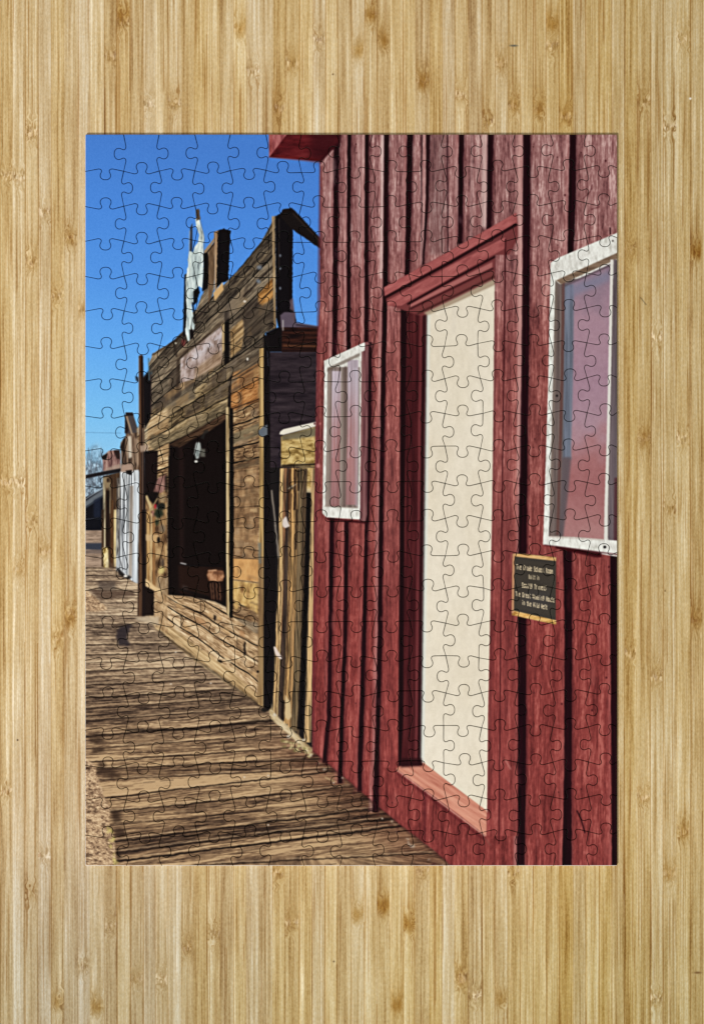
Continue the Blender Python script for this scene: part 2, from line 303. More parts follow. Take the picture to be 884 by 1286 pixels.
# painted board
def sign(X, Y):
    v = Y + (X - 227) * .78
    n = fbm(X / 4.5, v / 7, 95, 4); c = ramp(np.clip((n - .5) * 2 + .5, 0, 1), [(122, 102, 92), (162, 142, 134), (186, 170, 164)])
    w = np.exp(-((v - 462) / 6.5) ** 2) * ss(.42, .6, vn(X / 2.3, v / 4, 96)); return c * (1 - w[..., None] * .6) + np.array([206, 200, 204]) * w[..., None] * .6
fill([(227, 451), (279, 409), (279, 455), (262, 465), (243, 476), (227, 481)], sign, .6)
fill([(246, 462), (279, 438), (280, 456), (244, 477)], dots([(110, 84, 60), (150, 122, 92), (176, 150, 120)], 14, 2.4, 97, 1.8, 'p'), 1.6, .7)
# tan and light patches high up
fill([(289, 415), (305, 400), (307, 420), (303, 438), (290, 450)], dots([(112, 84, 52), (168, 136, 92), (196, 164, 118)], 14, 2.6, 98, 1.8, 'p'), .9, .9, .5)
line([(290, 424), (305, 411)], 1, (50, 38, 28), .5, .9); line([(290, 440), (303, 430)], 1, (50, 38, 28), .5, .9)
fill([(324, 370), (343, 348), (344, 372), (330, 385), (325, 380)], dots([(118, 78, 38), (182, 130, 70), (204, 156, 96)], 10, 2.6, 99, 1.8, 'p'), 1, .95, .5)
fill([(308, 398), (330, 380), (345, 386), (345, 402), (320, 420), (307, 430)], (78, 66, 54), 1.6, .6, 1)
line([(306, 373), (326, 351), (344, 334)], 2.2, (28, 20, 17), .7, .9, .5); blob(326, 336, 3.6, 3.6, (128, 134, 142), 1.2, .8, 1); blob(325, 353, 2.4, 2.8, (118, 128, 140), 1.0, .8, 1)
line([(318, 388), (344, 361)], 1.3, (34, 24, 20), .5, .9); blob(307.5, 378.5, 1.8, 1.6, (196, 186, 172), .5)
line([(296, 432), (335, 396), (346, 388)], 1.5, (38, 30, 24), .6, .8, .5); line([(262, 390), (296, 360), (340, 316)], 1.2, (46, 36, 28), .6, .6, .5)
line([(308, 331), (330, 304), (343, 280)], 2.4, (44, 38, 30), .7, .8, .6); blob(311, 451, 1.3, 2, (200, 192, 178), .4)
line([(292, 362), (318, 337), (338, 315)], 2.6, (160, 138, 106), 1, .5, .5)
line([(343, 272), (345.5, 412)], 3.0, dots([(92, 74, 54), (140, 116, 84), (176, 152, 116)], 30, 2, 101, 1.8), .6)
# left upper part: frame, dark shutter, thin posts
fill([(178, 476), (190, 462), (189, 526), (180, 534)], (18, 13, 14), .9)
line([(187, 450), (188, 478)], 1.8, (76, 104, 116), .6, .9); line([(190.5, 456), (190.5, 470)], 2.0, (62, 76, 84), .7, .8)
line([(189, 470), (190, 520)], 1.5, (64, 46, 42), .6, .8)
fill([(187, 456), (196, 446), (221, 434), (222, 450), (188, 468)], gr, .7, .7)
line([(192, 446), (215, 431), (222, 428)], 1.8, (38, 30, 26), .6, .8, .5)
line([(220, 432), (222, 448)], 2.4, (44, 34, 28), .6, .8); blob(221, 431, 1.3, 1.2, (180, 176, 160), .5)
# lower left: dark recess, shelf and wreath
fill([(181, 566), (199, 566), (198, 625), (196, 640), (182, 640)], (22, 12, 11), .8)
fill([(199, 562), (212, 556), (211, 640), (206, 640), (198, 602)], tan_, .7); 
fill([(205, 558), (213, 556), (213, 572), (205, 576)], (152, 122, 86), .8, .6)
line([(199, 581), (211, 578)], 1, (50, 34, 26), .5); line([(199, 598), (211, 594)], 1, (60, 42, 32), .5)
fill([(199, 600), (209, 596), (208, 614), (203, 620), (193, 618)], dots([(92, 60, 54), (132, 94, 86), (158, 122, 108)], 10, 2.5, 103, 1.6), .8)
fill([(207, 598), (211, 596), (211, 640), (208, 640)], (30, 20, 16), .8, .8)
fill([(182, 622), (210, 618), (211, 748), (196, 745), (182, 730)], dots([(60, 40, 26), (132, 100, 66), (178, 146, 102)], 14, 4, 104, 2.1), .8)
fill([(182, 618), (199, 618), (200, 640), (190, 630), (183, 626)], (18, 11, 10), 1)
line([(184, 623), (191, 640)], 3.4, (190, 168, 122), .7, .95); line([(198, 626), (190, 640)], 1.8, (150, 126, 90), .6, .9)
blob(195.5, 636, 2, 3.4, (178, 28, 44), .8, .95, .6); blob(198.5, 637, 1.5, 3, (196, 176, 176), .7, .8); blob(192, 645, 2, 4, (176, 120, 110), 1, .8, 1)
blob(203, 636, 5.5, 5, (22, 22, 18), 1, .95, 1); blob(200, 645, 5.5, 6, (28, 34, 24), 1.2, .95, 1.6); blob(197, 656, 3, 4, (34, 44, 30), 1.2, .9, 1)
fill([(198, 622), (209, 620), (209, 630), (200, 630)], (130, 110, 84), 1, .7, 1)
line([(186, 643), (186, 732)], 4, dots([(120, 86, 50), (172, 134, 84), (196, 162, 110)], 30, 2, 105, 1.5), .6); line([(190.5, 645), (190.5, 735)], 1.6, (206, 180, 130), .6)
line([(193.5, 650), (193.5, 738)], 3, (140, 100, 60), .7); line([(183.5, 640), (183.5, 730)], 1.6, (36, 26, 22), .7)
fill([(183, 671), (200, 672), (201, 680), (183, 679)], (192, 162, 120), .8, .85, .5); blob(196, 676, 3.6, 4, (186, 150, 102), 1); blob(199.5, 678, 2, 4, (22, 16, 14), .7)
blob(204, 664, 4, 5, (112, 96, 78), 1, .8, 1); blob(203, 716, 3.6, 5, (200, 182, 118), 1.2, .9, 1); blob(204, 706, 2.6, 5, (84, 76, 66), 1.2, .6, 1)
fill([(197, 725), (211, 725), (211, 748), (198, 745)], dots([(120, 96, 70), (158, 134, 104), (186, 164, 134)], 12, 3, 106, 1.7), 1, .8)
fill([(181, 727), (184, 727), (196, 737), (205, 741), (202, 747), (194, 743), (182, 735)], (206, 176, 130), .7)
fill([(181, 735), (194, 742), (194, 773), (181, 773)], (26, 16, 13), .7)
fill([(194, 742), (211, 748), (211, 796), (194, 786)], dots([(120, 92, 62), (170, 138, 100), (198, 170, 130)], 8, 4, 107, 1.8), .8, .8)
# tall thin post and its dark edge
fill([(174.5, 447), (179, 445), (181, 500), (181, 774), (173, 774), (175, 640)], dots([(46, 32, 26), (78, 54, 38), (106, 78, 56)], 60, 1.6, 108, 1.8), .6)
fill([(177.5, 447), (180, 447), (182, 590), (183, 600), (183, 774), (179, 774), (178, 560)], (24, 15, 14), .7)
fill([(181, 478), (190, 478), (189, 526), (182, 540)], (16, 12, 14), .8); fill([(170, 472), (175, 474), (175, 480), (171, 478)], (38, 44, 56), .7, .9)
line([(174.5, 450), (174.6, 545)], .9, (150, 160, 176), .5, .6); line([(180, 538), (180.5, 560)], 2, (128, 104, 82), .6, .85)
fill([(176, 560), (186, 558), (187, 566), (177, 568)], (164, 140, 120), .8, .9, .5); line([(179.5, 566), (179.5, 640)], 1.4, (116, 92, 76), .6, .8)
fill([(170, 775), (200, 774), (200, 786), (172, 779)], (186, 168, 142), 1.3, .8)
# white ragged sheet and the things on the roof line
fill([(232, 345), (237, 343), (235, 420), (230, 424)], (20, 16, 18), .7)
fill([(239, 286), (242, 280), (242, 312), (241, 318), (238, 318)], (46, 50, 60), .6); line([(238.5, 290), (237.5, 330)], 1, (168, 176, 182), .6, .8)
wt = dots([(122, 132, 134), (176, 190, 188), (206, 218, 214), (226, 232, 226)], 16, 2.6, 110, 2)
fill([(245.6, 276), (247.5, 273.5), (250, 273.7), (251.5, 279), (254, 288), (256.6, 297.6), (255.4, 308), (256, 323), (255.9, 345), (255, 356), (254, 363), (251, 359), (248, 361), (244.6, 367), (243.2, 372), (243, 379), (241, 383), (241.6, 390), (243.4, 396), (245.4, 402), (245, 412), (242, 416), (240.5, 408), (239.5, 414), (238.6, 427), (236, 429), (234.6, 424), (233, 416), (234.4, 404), (235, 388), (233.4, 366), (234, 349), (236, 334), (236.6, 320), (238.4, 315), (242.4, 317), (245, 310), (249, 304), (250.4, 294), (247, 286)], wt, .45, 1, .5, 3, 6)
line([(247, 312), (246, 340), (249, 360)], 1.1, (150, 162, 162), .6, .6); line([(239, 330), (240, 356), (238, 392)], 1.3, (158, 168, 168), .6, .6); line([(252, 300), (251, 330)], 1.2, (232, 238, 234), .6, .6)
line([(242, 398), (240.5, 410)], 1, (90, 92, 92), .5, .7)
fill([(246, 263), (250, 262), (252, 275), (247, 278)], (74, 62, 54), .6, 1, .6); line([(251, 272), (257, 300), (256.5, 316)], .9, (110, 112, 112), .4, .7)
fill([(256, 316), (264, 306), (269, 312), (270, 360), (262, 390), (244, 408), (243, 398), (248, 386), (256, 365)], gr, .8, 1, .6)
fill([(243, 366), (250, 360), (251, 368), (247, 380), (243, 384)], (14, 11, 12), .6, 1, .5); fill([(256, 318), (261, 317), (264, 326), (263, 350), (261, 362), (254, 366), (256, 340)], (14, 10, 10), .6)
fill([(262, 314), (270, 303), (270, 350), (262, 384), (262, 350)], dots([(66, 48, 34), (104, 80, 58), (132, 106, 80)], 20, 2.4, 112, 1.7), .6)
line([(258, 316), (270, 300)], 3, (146, 122, 94), .6, .95); line([(258, 320), (270, 305)], 1.2, (22, 16, 14), .5)
line([(242, 380), (246, 405)], 2, (18, 14, 14), .6, .9); line([(247, 400), (262, 384)], 1.8, (40, 30, 26), .6, .8)
fill([(269, 291), (275, 289), (274, 360), (270, 368)], dots([(100, 74, 52), (150, 120, 90), (176, 148, 116)], 30, 2, 113, 1.7), .5)
fill([(274, 290), (281, 287), (290, 290), (287, 352), (278, 356), (272, 362)], (13, 9, 11), .5, 1, .6, 2)
fill([(268, 368), (280, 354), (281, 364), (270, 378)], (196, 158, 106), .6); line([(281, 360), (288, 352)], 2.4, (130, 110, 84), .7, .8)
blob(231, 430, 3, 4.5, (120, 58, 54), 1, .85, .8); fill([(238, 414), (243, 414), (243, 425), (239, 426)], (24, 18, 18), .7)
# posts right of the wall and the diagonal strut
fill([(346, 272), (352, 268), (356, 264), (365, 263), (368, 268), (368, 292), (367, 384), (372, 402), (372, 412), (350, 412), (347, 400)], (13, 9, 12), .5, 1, .4, 2)
line([(350.5, 275), (350.5, 345)], 1.0, (54, 44, 38), .5, .8); fill([(345, 413), (355, 409), (356, 442), (336, 442), (334, 418)], (14, 9, 11), .6)
fill([(355, 263), (366, 261), (370, 264), (403, 300), (403, 313), (366, 287), (352, 272)], (20, 14, 13), .6, 1, .4, 2); line([(368, 268), (402, 303)], 1.4, (58, 46, 38), .8, .7)
for y in (321, 337, 362): blob(352, y, 1.2, 2, (120, 128, 140), .6, .8)
fill([(352, 396), (357, 392), (371, 392), (371, 405), (403, 410), (403, 414), (353, 412)], (84, 72, 84), .7); fill([(364, 377), (368, 374), (370, 392), (364, 388)], (92, 76, 84), .8, .9)
fill([(354, 411), (403, 411), (403, 443), (354, 443)], dots([(18, 8, 8), (36, 17, 13), (56, 28, 20)], 20, 3, 115, 1.8, 'h'), .5)
line([(356, 434), (400, 435)], 2.6, (96, 58, 38), .8, .85); line([(355, 440), (402, 441)], 2.4, (26, 12, 12), .6, .9); line([(372, 408), (402, 412)], 2, (46, 42, 54), .6, .9)
line([(355.5, 402), (355.5, 415)], 1.6, (176, 170, 166), .6, .85)
fill([(338, 442), (403, 442), (403, 545), (397, 700), (338, 700)], dots([(26, 19, 24), (42, 33, 38), (56, 46, 50)], 22, 4, 116, 1.5, 'h'), .6)
# small wall with pale trim , leaning boards below
fill([(353, 548), (398, 535), (398, 586), (353, 586)], dots([(118, 92, 46), (178, 150, 92), (206, 182, 124)], 8, 4, 117, 2, 'h'), .6)
fill([(354, 547), (398, 536), (398, 548), (354, 553)], (98, 90, 72), 1, .85, .5); fill([(352, 542), (356, 539), (398, 529.5), (398, 535), (356, 546), (351, 545.5)], (214, 208, 192), .5)
line([(354, 585), (398, 583)], 2.6, (26, 18, 14), .8, .95); 
fill([(339, 587), (398, 587), (396, 760), (392, 940), (376, 926), (334, 888), (336, 700)], (24, 20, 20), .6)
fill([(376, 587), (398, 587), (398, 617), (376, 616)], dots([(140, 112, 62), (188, 160, 104), (210, 186, 136)], 8, 4, 118, 2, 'h'), .8); fill([(372, 612), (398, 615), (397, 620), (372, 619)], (196, 178, 140), 1, .8, 1)
BRD = [((352, 357), (348, 352), (342.5, 346.5), (186, 152, 104)), ((357, 361), (352, 356), (346, 349), (118, 84, 58)), ((361, 364.5), (356, 361), (348.5, 355.5), (62, 48, 40)),
       ((364, 372), (361, 367), (355.5, 361.5), (176, 138, 88)), ((371, 375), (366.5, 372.5), (361, 367), (150, 116, 76)), ((375, 380), (372, 379.5), (366, 374), (104, 86, 62)), ((380, 386), (379, 381.5), (373, 376), (74, 58, 42)),
       ((391, 396), (387, 394), (382, 391), (172, 142, 100))]
for a, b, c, col in BRD:
    d = tuple(v * .5 for v in col); l = tuple(min(250, v * 1.22) for v in col)
    y3 = 905 + (c[0] - 350) * .85
    strip([(588, a[0], a[1]), (760, b[0], b[1]), (y3, c[0], c[1])], dots([d, col, l], 34, 1.5, int(col[0]), 2.1), .6, 1, .5, 14)
for P, w, c in [([(364, 590), (363, 640)], 3, (64, 38, 22)), ([(370.5, 590), (370, 640)], 2.6, (34, 18, 14)), ([(375, 590), (375, 616)], 1.8, (20, 12, 10)), ([(373, 640), (371, 690)], 1.8, (28, 18, 14)), ([(366, 620), (363, 760), (358, 900)], 1.4, (60, 40, 28)),
                ([(388, 620), (386, 700), (382.5, 790), (378, 880), (376, 915)], 5.6, (12, 8, 8)), ([(341, 616), (346, 660), (350, 700)], 2.2, (128, 118, 106)), ([(354, 590), (354, 740), (348, 900)], 1.6, (206, 178, 124)), ([(341, 800), (339, 880)], 1.2, (70, 60, 54)), ([(356, 880), (355, 905)], 4, (30, 20, 16))]:
    line(P, w, c, .6, .9, .4, 5)
fill([(355, 653), (359, 648), (364, 661), (359, 663), (355, 661)], (204, 192, 182), .6, 1, .4); fill([(343, 812), (346, 812), (355, 827), (352, 828), (346, 822)], (206, 190, 178), .6); fill([(358, 872), (365, 882), (366, 900), (362, 905), (358, 900)], (196, 172, 130), .7, .9, .5)
blob(365, 612, 4, 3, (60, 48, 36), .8, .9, 1); line([(362, 614), (372, 608)], 1, (170, 160, 140), .5, .8)
fill([(334, 882), (340, 880), (344, 895), (392, 940), (393, 944), (384, 944), (340, 902)], dots([(128, 106, 74), (180, 158, 118), (208, 190, 156)], 12, 4, 121, 1.8, 'p'), .8, .95, .6)
for (x, y) in [(336, 885), (345, 898), (381, 930), (363, 925)]: blob(x, y, 2.6, 2, (200, 190, 172), .7, .8, 1)
blob(332, 892, 4, 3, (18, 14, 12), 1, .9, 1)
for k in range(34):
    r = random.Random(k + 200); x = 354 + r.random() * 40; y = 930 + (x - 354) * .35 + r.uniform(-3, 8)
    blob(x, y, 2.2, 1.4, (198, 184, 132) if k % 3 else (112, 96, 60), .7, .75, 1, 2, k)
# light corner post and dark slot
fill([(326, 438), (331.5, 436), (332, 760), (331, 888), (324, 884), (325.5, 760)], dots([(104, 78, 48), (172, 140, 88), (204, 178, 126)], 60, 1.7, 122, 1.7), .5)
fill([(324.5, 700), (332, 700), (331, 888), (323, 882)], (112, 86, 60), .9, .6); blob(324, 843.5, 1.6, 1.6, (24, 16, 14), .5)
fill([(331.5, 420), (339, 424), (340, 640), (346, 700), (346, 740), (341, 888), (337, 893), (331, 888)], (17, 12, 13), .6)
fill([(325, 541), (330, 536), (336, 533), (336, 546), (330, 549), (325, 546)], (92, 98, 104), .6); fill([(324, 682), (328, 682), (328.5, 708), (325.5, 708)], (104, 104, 96), .8, .8, .5)
line([(336, 441), (337, 460)], .8, (70, 76, 92), .5, .7)

# ---- the red board wall
def red(X, Y):
    u = Y; v = X + (Y - 168) * .009
    n = .26 * vn(v / 3.6, u / 85, 130) + .26 * vn(v / 1.6, u / 24, 133) + .24 * vn(v / 1.1, u / 7, 134) + .24 * fbm(v / 2.2, u / 3.6, 136, 3)
    n2 = fbm(v / 8, u / 34, 140, 3)
    bi = np.floor((v - 400) / 24.).astype(int)
    n = np.clip((n - .5) * (1.75 - .35 * ss(420, 640, Y)) + .54 + (n2 - .5) * .7 + (_T[np.clip(bi, 0, 60), 17] - .5) * .12, 0, 1)
    top = ramp(n, [(88, 52, 53), (128, 82, 81), (156, 111, 108), (198, 162, 156)])
    mid = ramp(n, [(82, 38, 38), (116, 58, 55), (143, 79, 74), (178, 114, 106)])
    bot = ramp(n, [(76, 28, 28), (110, 45, 43), (136, 60, 56), (168, 90, 82)])
    k = ss(250, 480, Y)[..., None]; k2 = ss(560, 800, Y)[..., None]
    c = (top * (1 - k) + mid * k) * (1 - k2) + bot * k2
    return c
fill([(402, 195), (416, 185), (426, 168), (426, 160), (780, 160), (780, 1092), (571, 1092), (545, 1068), (500, 1034), (440, 983), (393, 944), (392, 900), (395, 640), (398, 440), (402, 380)], red, .5, 1, .3)
strip([(195, 401, 405), (440, 397.5, 402), (640, 394.5, 399), (900, 391.5, 395), (945, 392, 395)], (92, 36, 42), .8, .55)
GR = [([(172, 419, 426), (330, 418, 424), (470, 417, 423)], 0), ([(650, 414, 420), (800, 412.5, 417), (900, 410.5, 415.5), (958, 404.5, 410)], 1),
      ([(160, 436, 441), (330, 435.5, 440), (440, 435, 440)], 0), ([(655, 432.5, 438), (800, 431, 436), (900, 427, 432), (984, 424, 430)], 1),
      ([(160, 458.5, 463.5), (300, 457.5, 463), (432, 457.5, 463)], 0), ([(430, 462, 467), (560, 460, 466), (655, 458, 463), (800, 454.5, 460), (930, 450, 456), (994, 449, 454)], 1),
      ([(160, 482, 488.5), (362, 480.5, 487), (500, 478, 483.5), (640, 476, 481.5), (800, 474, 480), (930, 471, 476.5), (1020, 467.5, 475)], 1),
      ([(160, 511, 518.5), (250, 510, 517), (352, 508, 514)], 0), ([(160, 528.6, 530.2), (336, 529, 530.2)], 0), ([(160, 535, 540.5), (250, 534.5, 538.5), (333, 530, 532.5)], 0),
      ([(160, 560.6, 562.2), (320, 561.6, 562.8)], 0), ([(160, 576, 582.5), (306, 574.5, 580.5)], 0), ([(160, 612, 620), (288, 610.5, 617)], 0),
      ([(160, 656.5, 666), (400, 655, 664.5), (560, 652.5, 662.5), (700, 650.5, 661), (800, 649.5, 660.5), (940, 649.5, 660.5), (1092, 648.5, 658.5)], 1),
      ([(160, 715, 723.5), (250, 713.5, 722.5), (320, 712, 720)], 0), ([(690, 706.8, 717.5), (800, 708.6, 718), (950, 708, 717.6), (1092, 705.5, 717.5)], 1),
      ([(690, 765.5, 780), (900, 766.8, 780), (1092, 767.8, 780)], 1)]
for pts, b in GR:
    w = pts[0][2] - pts[0][1]
    if w > 3:
        strip([(p[0], p[1] - 4.2, p[1] + 1) for p in pts], dots([(128, 70, 70), (178, 128, 124), (206, 176, 170)] if pts[0][0] < 400 else [(132, 58, 58), (164, 92, 88), (176, 110, 104)], 60, 3, int(pts[0][1]), 1.6), 1.2, .55 if pts[0][0] < 400 else .38)
        strip([(p[0], p[2] - .5, p[2] + 2.6) for p in pts], (66, 26, 30), 1.0, .45)
    strip(pts, lambda X, Y: ramp(vn(X / 2, Y / 40, 7), [(20, 2, 8), (36, 6, 14)]), .65, 1, .35, 9)
strip([(168, 449, 453), (330, 449, 453)], (182, 146, 142), 1.2, .35); strip([(170, 478.5, 482), (300, 477.5, 480.5), (350, 477, 480)], (214, 196, 190), .8, .55)
strip([(168, 605, 611.5), (285, 604, 610.5)], (214, 190, 182), 1.2, .6); strip([(168, 649, 656), (400, 648, 655), (600, 646.5, 652.5)], (206, 160, 152), 1.4, .55); strip([(168, 591, 594), (300, 590, 593)], (196, 168, 162), 1.2, .4)
strip([(168, 540.5, 560), (320, 538, 560)], (92, 66, 66), 2, .4)
# nails and cracks
for (x, y) in [(760, 202), (709, 245), (764, 712), (765, 718), (741, 740), (761, 851), (743, 892), (705, 884), (765, 322), (665, 674), (395, 532)]: blob(x, y, 1.2, 1.6, (58, 14, 20), .5, .8)
line([(732, 250), (741, 240), (744, 232)], 1.3, (84, 36, 40), .6, .8, .8); line([(742, 263), (752, 259)], 1.6, (84, 36, 40), .7, .7, 1); line([(724, 1018), (729, 1028), (734, 1046)], 1.9, (46, 12, 18), .5, .95)
line([(765.5, 286), (766, 294)], 1.8, (44, 14, 18), .6); blob(399.5, 585, 2.4, 2.8, (196, 130, 126), .8, .8); blob(402, 532, 1.2, 1.8, (190, 110, 110), .5, .7)
for k in range(90):
    r = random.Random(k + 1400); x = r.uniform(405, 762); y = r.uniform(175, 1075)
    if (y > 940 + (x - 393) * .85) or (505 < x < 650 and y > 290) or (690 < x and 310 < y < 690) or (405 < x < 462 and 440 < y < 655): continue
    up = y < 420
    blob(x, y, r.uniform(1, 3.2), r.uniform(4, 20), (206, 172, 166) if up else r.choice([(186, 108, 98), (84, 30, 32), (160, 92, 86)]), 1.6, r.uniform(.12, .34), 1.2, 4, k)
for k in range(34):
    r = random.Random(k + 1700); x = r.choice([409, 430, 447, 474, 492, 500, 642, 670, 700, 728, 758]) + r.uniform(-1.5, 1.5); y = r.choice([190, 300, 420, 560, 740, 880, 1000]) + r.uniform(-10, 10)
    if (y > 930 + (x - 393) * .85) or (690 < x and 310 < y < 690) or (405 < x < 462 and 440 < y < 655) or (643 < x < 698 and 690 < y < 790): continue
    blob(x, y, .9, 1.1, (58, 22, 24), .4, .7); blob(x, y + 3, .6, 2.6, (78, 30, 30), .6, .4)
for k in range(60):
    r = random.Random(k + 400); x = r.uniform(400, 765); y = r.uniform(640, 1060)
    if y < 940 + (x - 393) * .8 and not 505 < x < 615: blob(x, y, r.uniform(.8, 1.6), r.uniform(2, 8), (188, 108, 102), 1.0, r.uniform(.12, .42), .6, 3, k)
# eave at the top left
fill([(360, 160), (428, 160), (426, 178), (418, 188), (402, 203), (337.5, 197.5)], dots([(56, 10, 14), (88, 22, 26), (104, 34, 36)], 22, 6, 150, 1.6, 'h'), .6)
fill([(392, 160), (428, 160), (426, 178), (418, 190), (402, 203), (388, 200)], (44, 8, 14), 4, .7)
fill([(337.5, 160), (369, 160), (360, 169), (338, 197.5)], dots([(120, 56, 58), (156, 84, 84), (184, 118, 114)], 14, 5, 151, 1.6), .6)
line([(402, 203), (413, 190), (426, 178), (428, 160)], 3, (46, 10, 16), .8, .8); line([(338, 197.5), (402, 204)], 1.2, (120, 70, 76), .6, .6)
line([(403, 208), (418, 189)], 1.8, (206, 170, 164), .8, .6)
# bottom of the wall: shade on the battens' feet
line([(393, 944), (440, 984), (500, 1035), (548, 1072), (570, 1092)], 2.6, (52, 20, 20), 1.2, .6, .8)
for k in range(30):
    r = random.Random(k + 500); t = r.random(); x = 395 + t * 165 - r.uniform(2, 14); y = 942 + t * 142 + r.uniform(2, 6)
    blob(x, y, r.uniform(1, 4), r.uniform(.7, 1.5), r.choice([(60, 26, 24), (50, 20, 20), (176, 160, 140)]) if k % 6 else (190, 176, 158), .8, .7, 1, 2, k)
line([(408, 976), (414, 979), (422, 982)], 1.6, (176, 150, 110), .7, .8)

# ---- door
jam = lambda X, Y: red(X * .93 + 40, Y * .94) * 1.04 + 4
strip([(368, 486.5, 504), (640, 483.5, 502.5), (900, 480.5, 501), (964, 480.5, 500)], jam, .6, .9)
strip([(378, 503, 512), (640, 502, 509), (900, 500, 507.5), (962, 500, 507)], (26, 6, 10), .8)
strip([(372, 511, 538), (640, 508, 536), (900, 506.5, 531), (962, 503.5, 531)], dots([(44, 12, 16), (66, 22, 25), (88, 36, 37)], 70, 3, 160, 1.6), .7)
strip([(392, 527, 530.5), (640, 524, 527.5), (958, 520.5, 524)], (112, 52, 54), .9, .7); strip([(390, 531, 534), (640, 528, 531), (958, 524.5, 527)], (30, 10, 14), .9, .8)
strip([(388, 535.5, 540), (640, 532, 537), (956, 527.5, 532.5)], (112, 112, 108), .9)
def cream(X, Y):
    n = fbm(X / 5, Y / 9, 165, 4) - .5; c = np.array([220, 210, 190.]) + n[..., None] * 15 + (fbm(X / 22, Y / 60, 167, 2) - .5)[..., None] * np.array([10, 12, 16.])
    return c * (1 - .07 * ss(640, 1000, Y)[..., None] * 0) + (vn(X * 1.3, Y * 1.3, 6) - .5)[..., None] * 4
fill([(537, 393), (560, 384), (606, 363), (622, 356), (621.5, 480), (618, 640), (615, 800), (612.5, 900), (612, 1021), (565, 984), (529.5, 958), (532, 800), (534.5, 640), (536, 500)], cream, .6)
strip([(393, 537, 540), (640, 534, 537), (958, 529.5, 532.5)], (206, 208, 200), .8, .8)
fill([(570, 384), (572, 384), (570, 420), (568, 420)], (196, 188, 176), 2, .4)
# door head mouldings
fill([(482, 362), (648, 268), (650, 284), (650, 300), (640, 318), (622, 340), (622, 356), (560, 384), (530, 397), (513, 392), (486, 382)], (110, 52, 52), .8)
fill([(482, 361), (560, 318), (648, 267), (649, 280), (566, 326), (483, 373)], dots([(138, 70, 69), (158, 84, 82), (176, 102, 98)], 12, 3, 170, 1.3, 'p'), .6)
line([(482, 374.5), (566, 329), (648, 282)], 3.6, (34, 8, 12), .7)
fill([(486, 378), (566, 333), (634, 298), (634, 312), (566, 349), (512, 379), (504, 384), (487, 384)], dots([(132, 66, 65), (152, 80, 78), (170, 98, 94)], 12, 3, 171, 1.3, 'p'), .6)
line([(512, 382), (566, 352), (622, 322)], 2.8, (38, 10, 14), .7)
fill([(514, 383), (566, 355), (618, 329), (618, 336), (566, 361), (515, 386)], (158, 94, 90), .7)
line([(515, 388), (566, 363), (619, 337)], 2.2, (60, 22, 24), .8); fill([(520, 388), (566, 366), (620, 340), (621, 345), (566, 372), (524, 392)], (112, 56, 54), .7)
line([(524, 394), (566, 374), (621, 347)], 2.6, (70, 34, 32), .8)
fill([(532, 393), (566, 377), (621, 350), (621, 358), (566, 383), (537, 396)], (168, 152, 128), 1.1, .95)
# right jamb
strip([(320, 621.5, 650), (640, 618, 648), (800, 615, 650), (1050, 611, 650)], jam, .6, .8)
strip([(300, 633.5, 635.5), (500, 631, 632.6), (640, 629.3, 630.8), (800, 627.5, 629), (930, 626.5, 628), (1060, 625.5, 627)], (58, 16, 20), .5, .85)
strip([(380, 636, 643), (640, 634, 640), (900, 632, 638)], (84, 34, 36), 2, .3); strip([(366, 621, 623.5), (640, 618, 620.5), (1020, 612, 614.5)], (96, 46, 46), .8, .7)
line([(634, 954), (641, 966)], 1.6, (196, 140, 128), .8, .6)
# sill
fill([(497, 965), (503, 962), (530, 961), (531, 957), (564, 983), (611, 1018), (610.5, 1050), (590, 1034), (545, 1000), (520, 982)], dots([(172, 104, 86), (196, 132, 110), (212, 154, 130)], 30, 2.4, 175, 1.4, 'p'), .6)
line([(498, 967), (545, 1002), (609, 1050)], 1.6, (206, 158, 140), .6, .8); fill([(503, 952), (529, 952), (531, 962), (503, 964)], (34, 8, 12), 1.2, .8)
line([(498, 971), (545, 1006), (608, 1055)], 2.0, (66, 16, 22), 1, .6); strip([(994, 532, 535.5), (1010, 532, 535), (1060, 532, 534)], (64, 16, 24), 1.2, .5)
line([(608, 1052), (616, 1062)], 1.6, (120, 66, 60), .8, .8)

# ---- left window
wh = lambda X, Y: ramp(np.clip((fbm(X / 3, Y / 7, 180, 3) - .5) * 1.8 + .6, 0, 1), [(190, 188, 178), (214, 212, 204), (230, 230, 222)])
fill([(453, 432), (463, 429), (461, 646), (459, 655), (450, 654), (453, 600)], dots([(86, 48, 52), (112, 70, 72), (132, 92, 90)], 60, 3, 181, 1.6), .6)
fill([(407.5, 454), (458, 430), (458, 436), (454, 440), (452, 652), (410, 649.5), (405, 644)], wh, .5)
strip([(461, 411.5, 452), (540, 410.5, 451.5), (640, 408.5, 449.5)], dots([(92, 78, 72), (122, 106, 98), (142, 126, 118)], 60, 2.4, 182, 1.6), .6)
fill([(407, 453), (458, 430), (458, 440), (452, 443), (411, 463), (408, 466)], wh, .5)
def glass(X, Y):
    k = ss(470, 560, Y + (X - 430) * .6)[..., None]; k2 = ss(590, 640, Y)[..., None]
    c = np.array([178, 164, 172.]) * (1 - k) + np.array([154, 108, 106.]) * k; c = c * (1 - .06 * k2)
    return c * (.9 + .2 * vn(X / 2.2, Y / 60, 185)[..., None])
strip([(466, 417, 428.5), (540, 416.5, 427.5), (636, 415, 426.5)], glass, .6); strip([(452, 436.5, 450), (540, 436, 449.5), (634, 434, 448)], glass, .6)
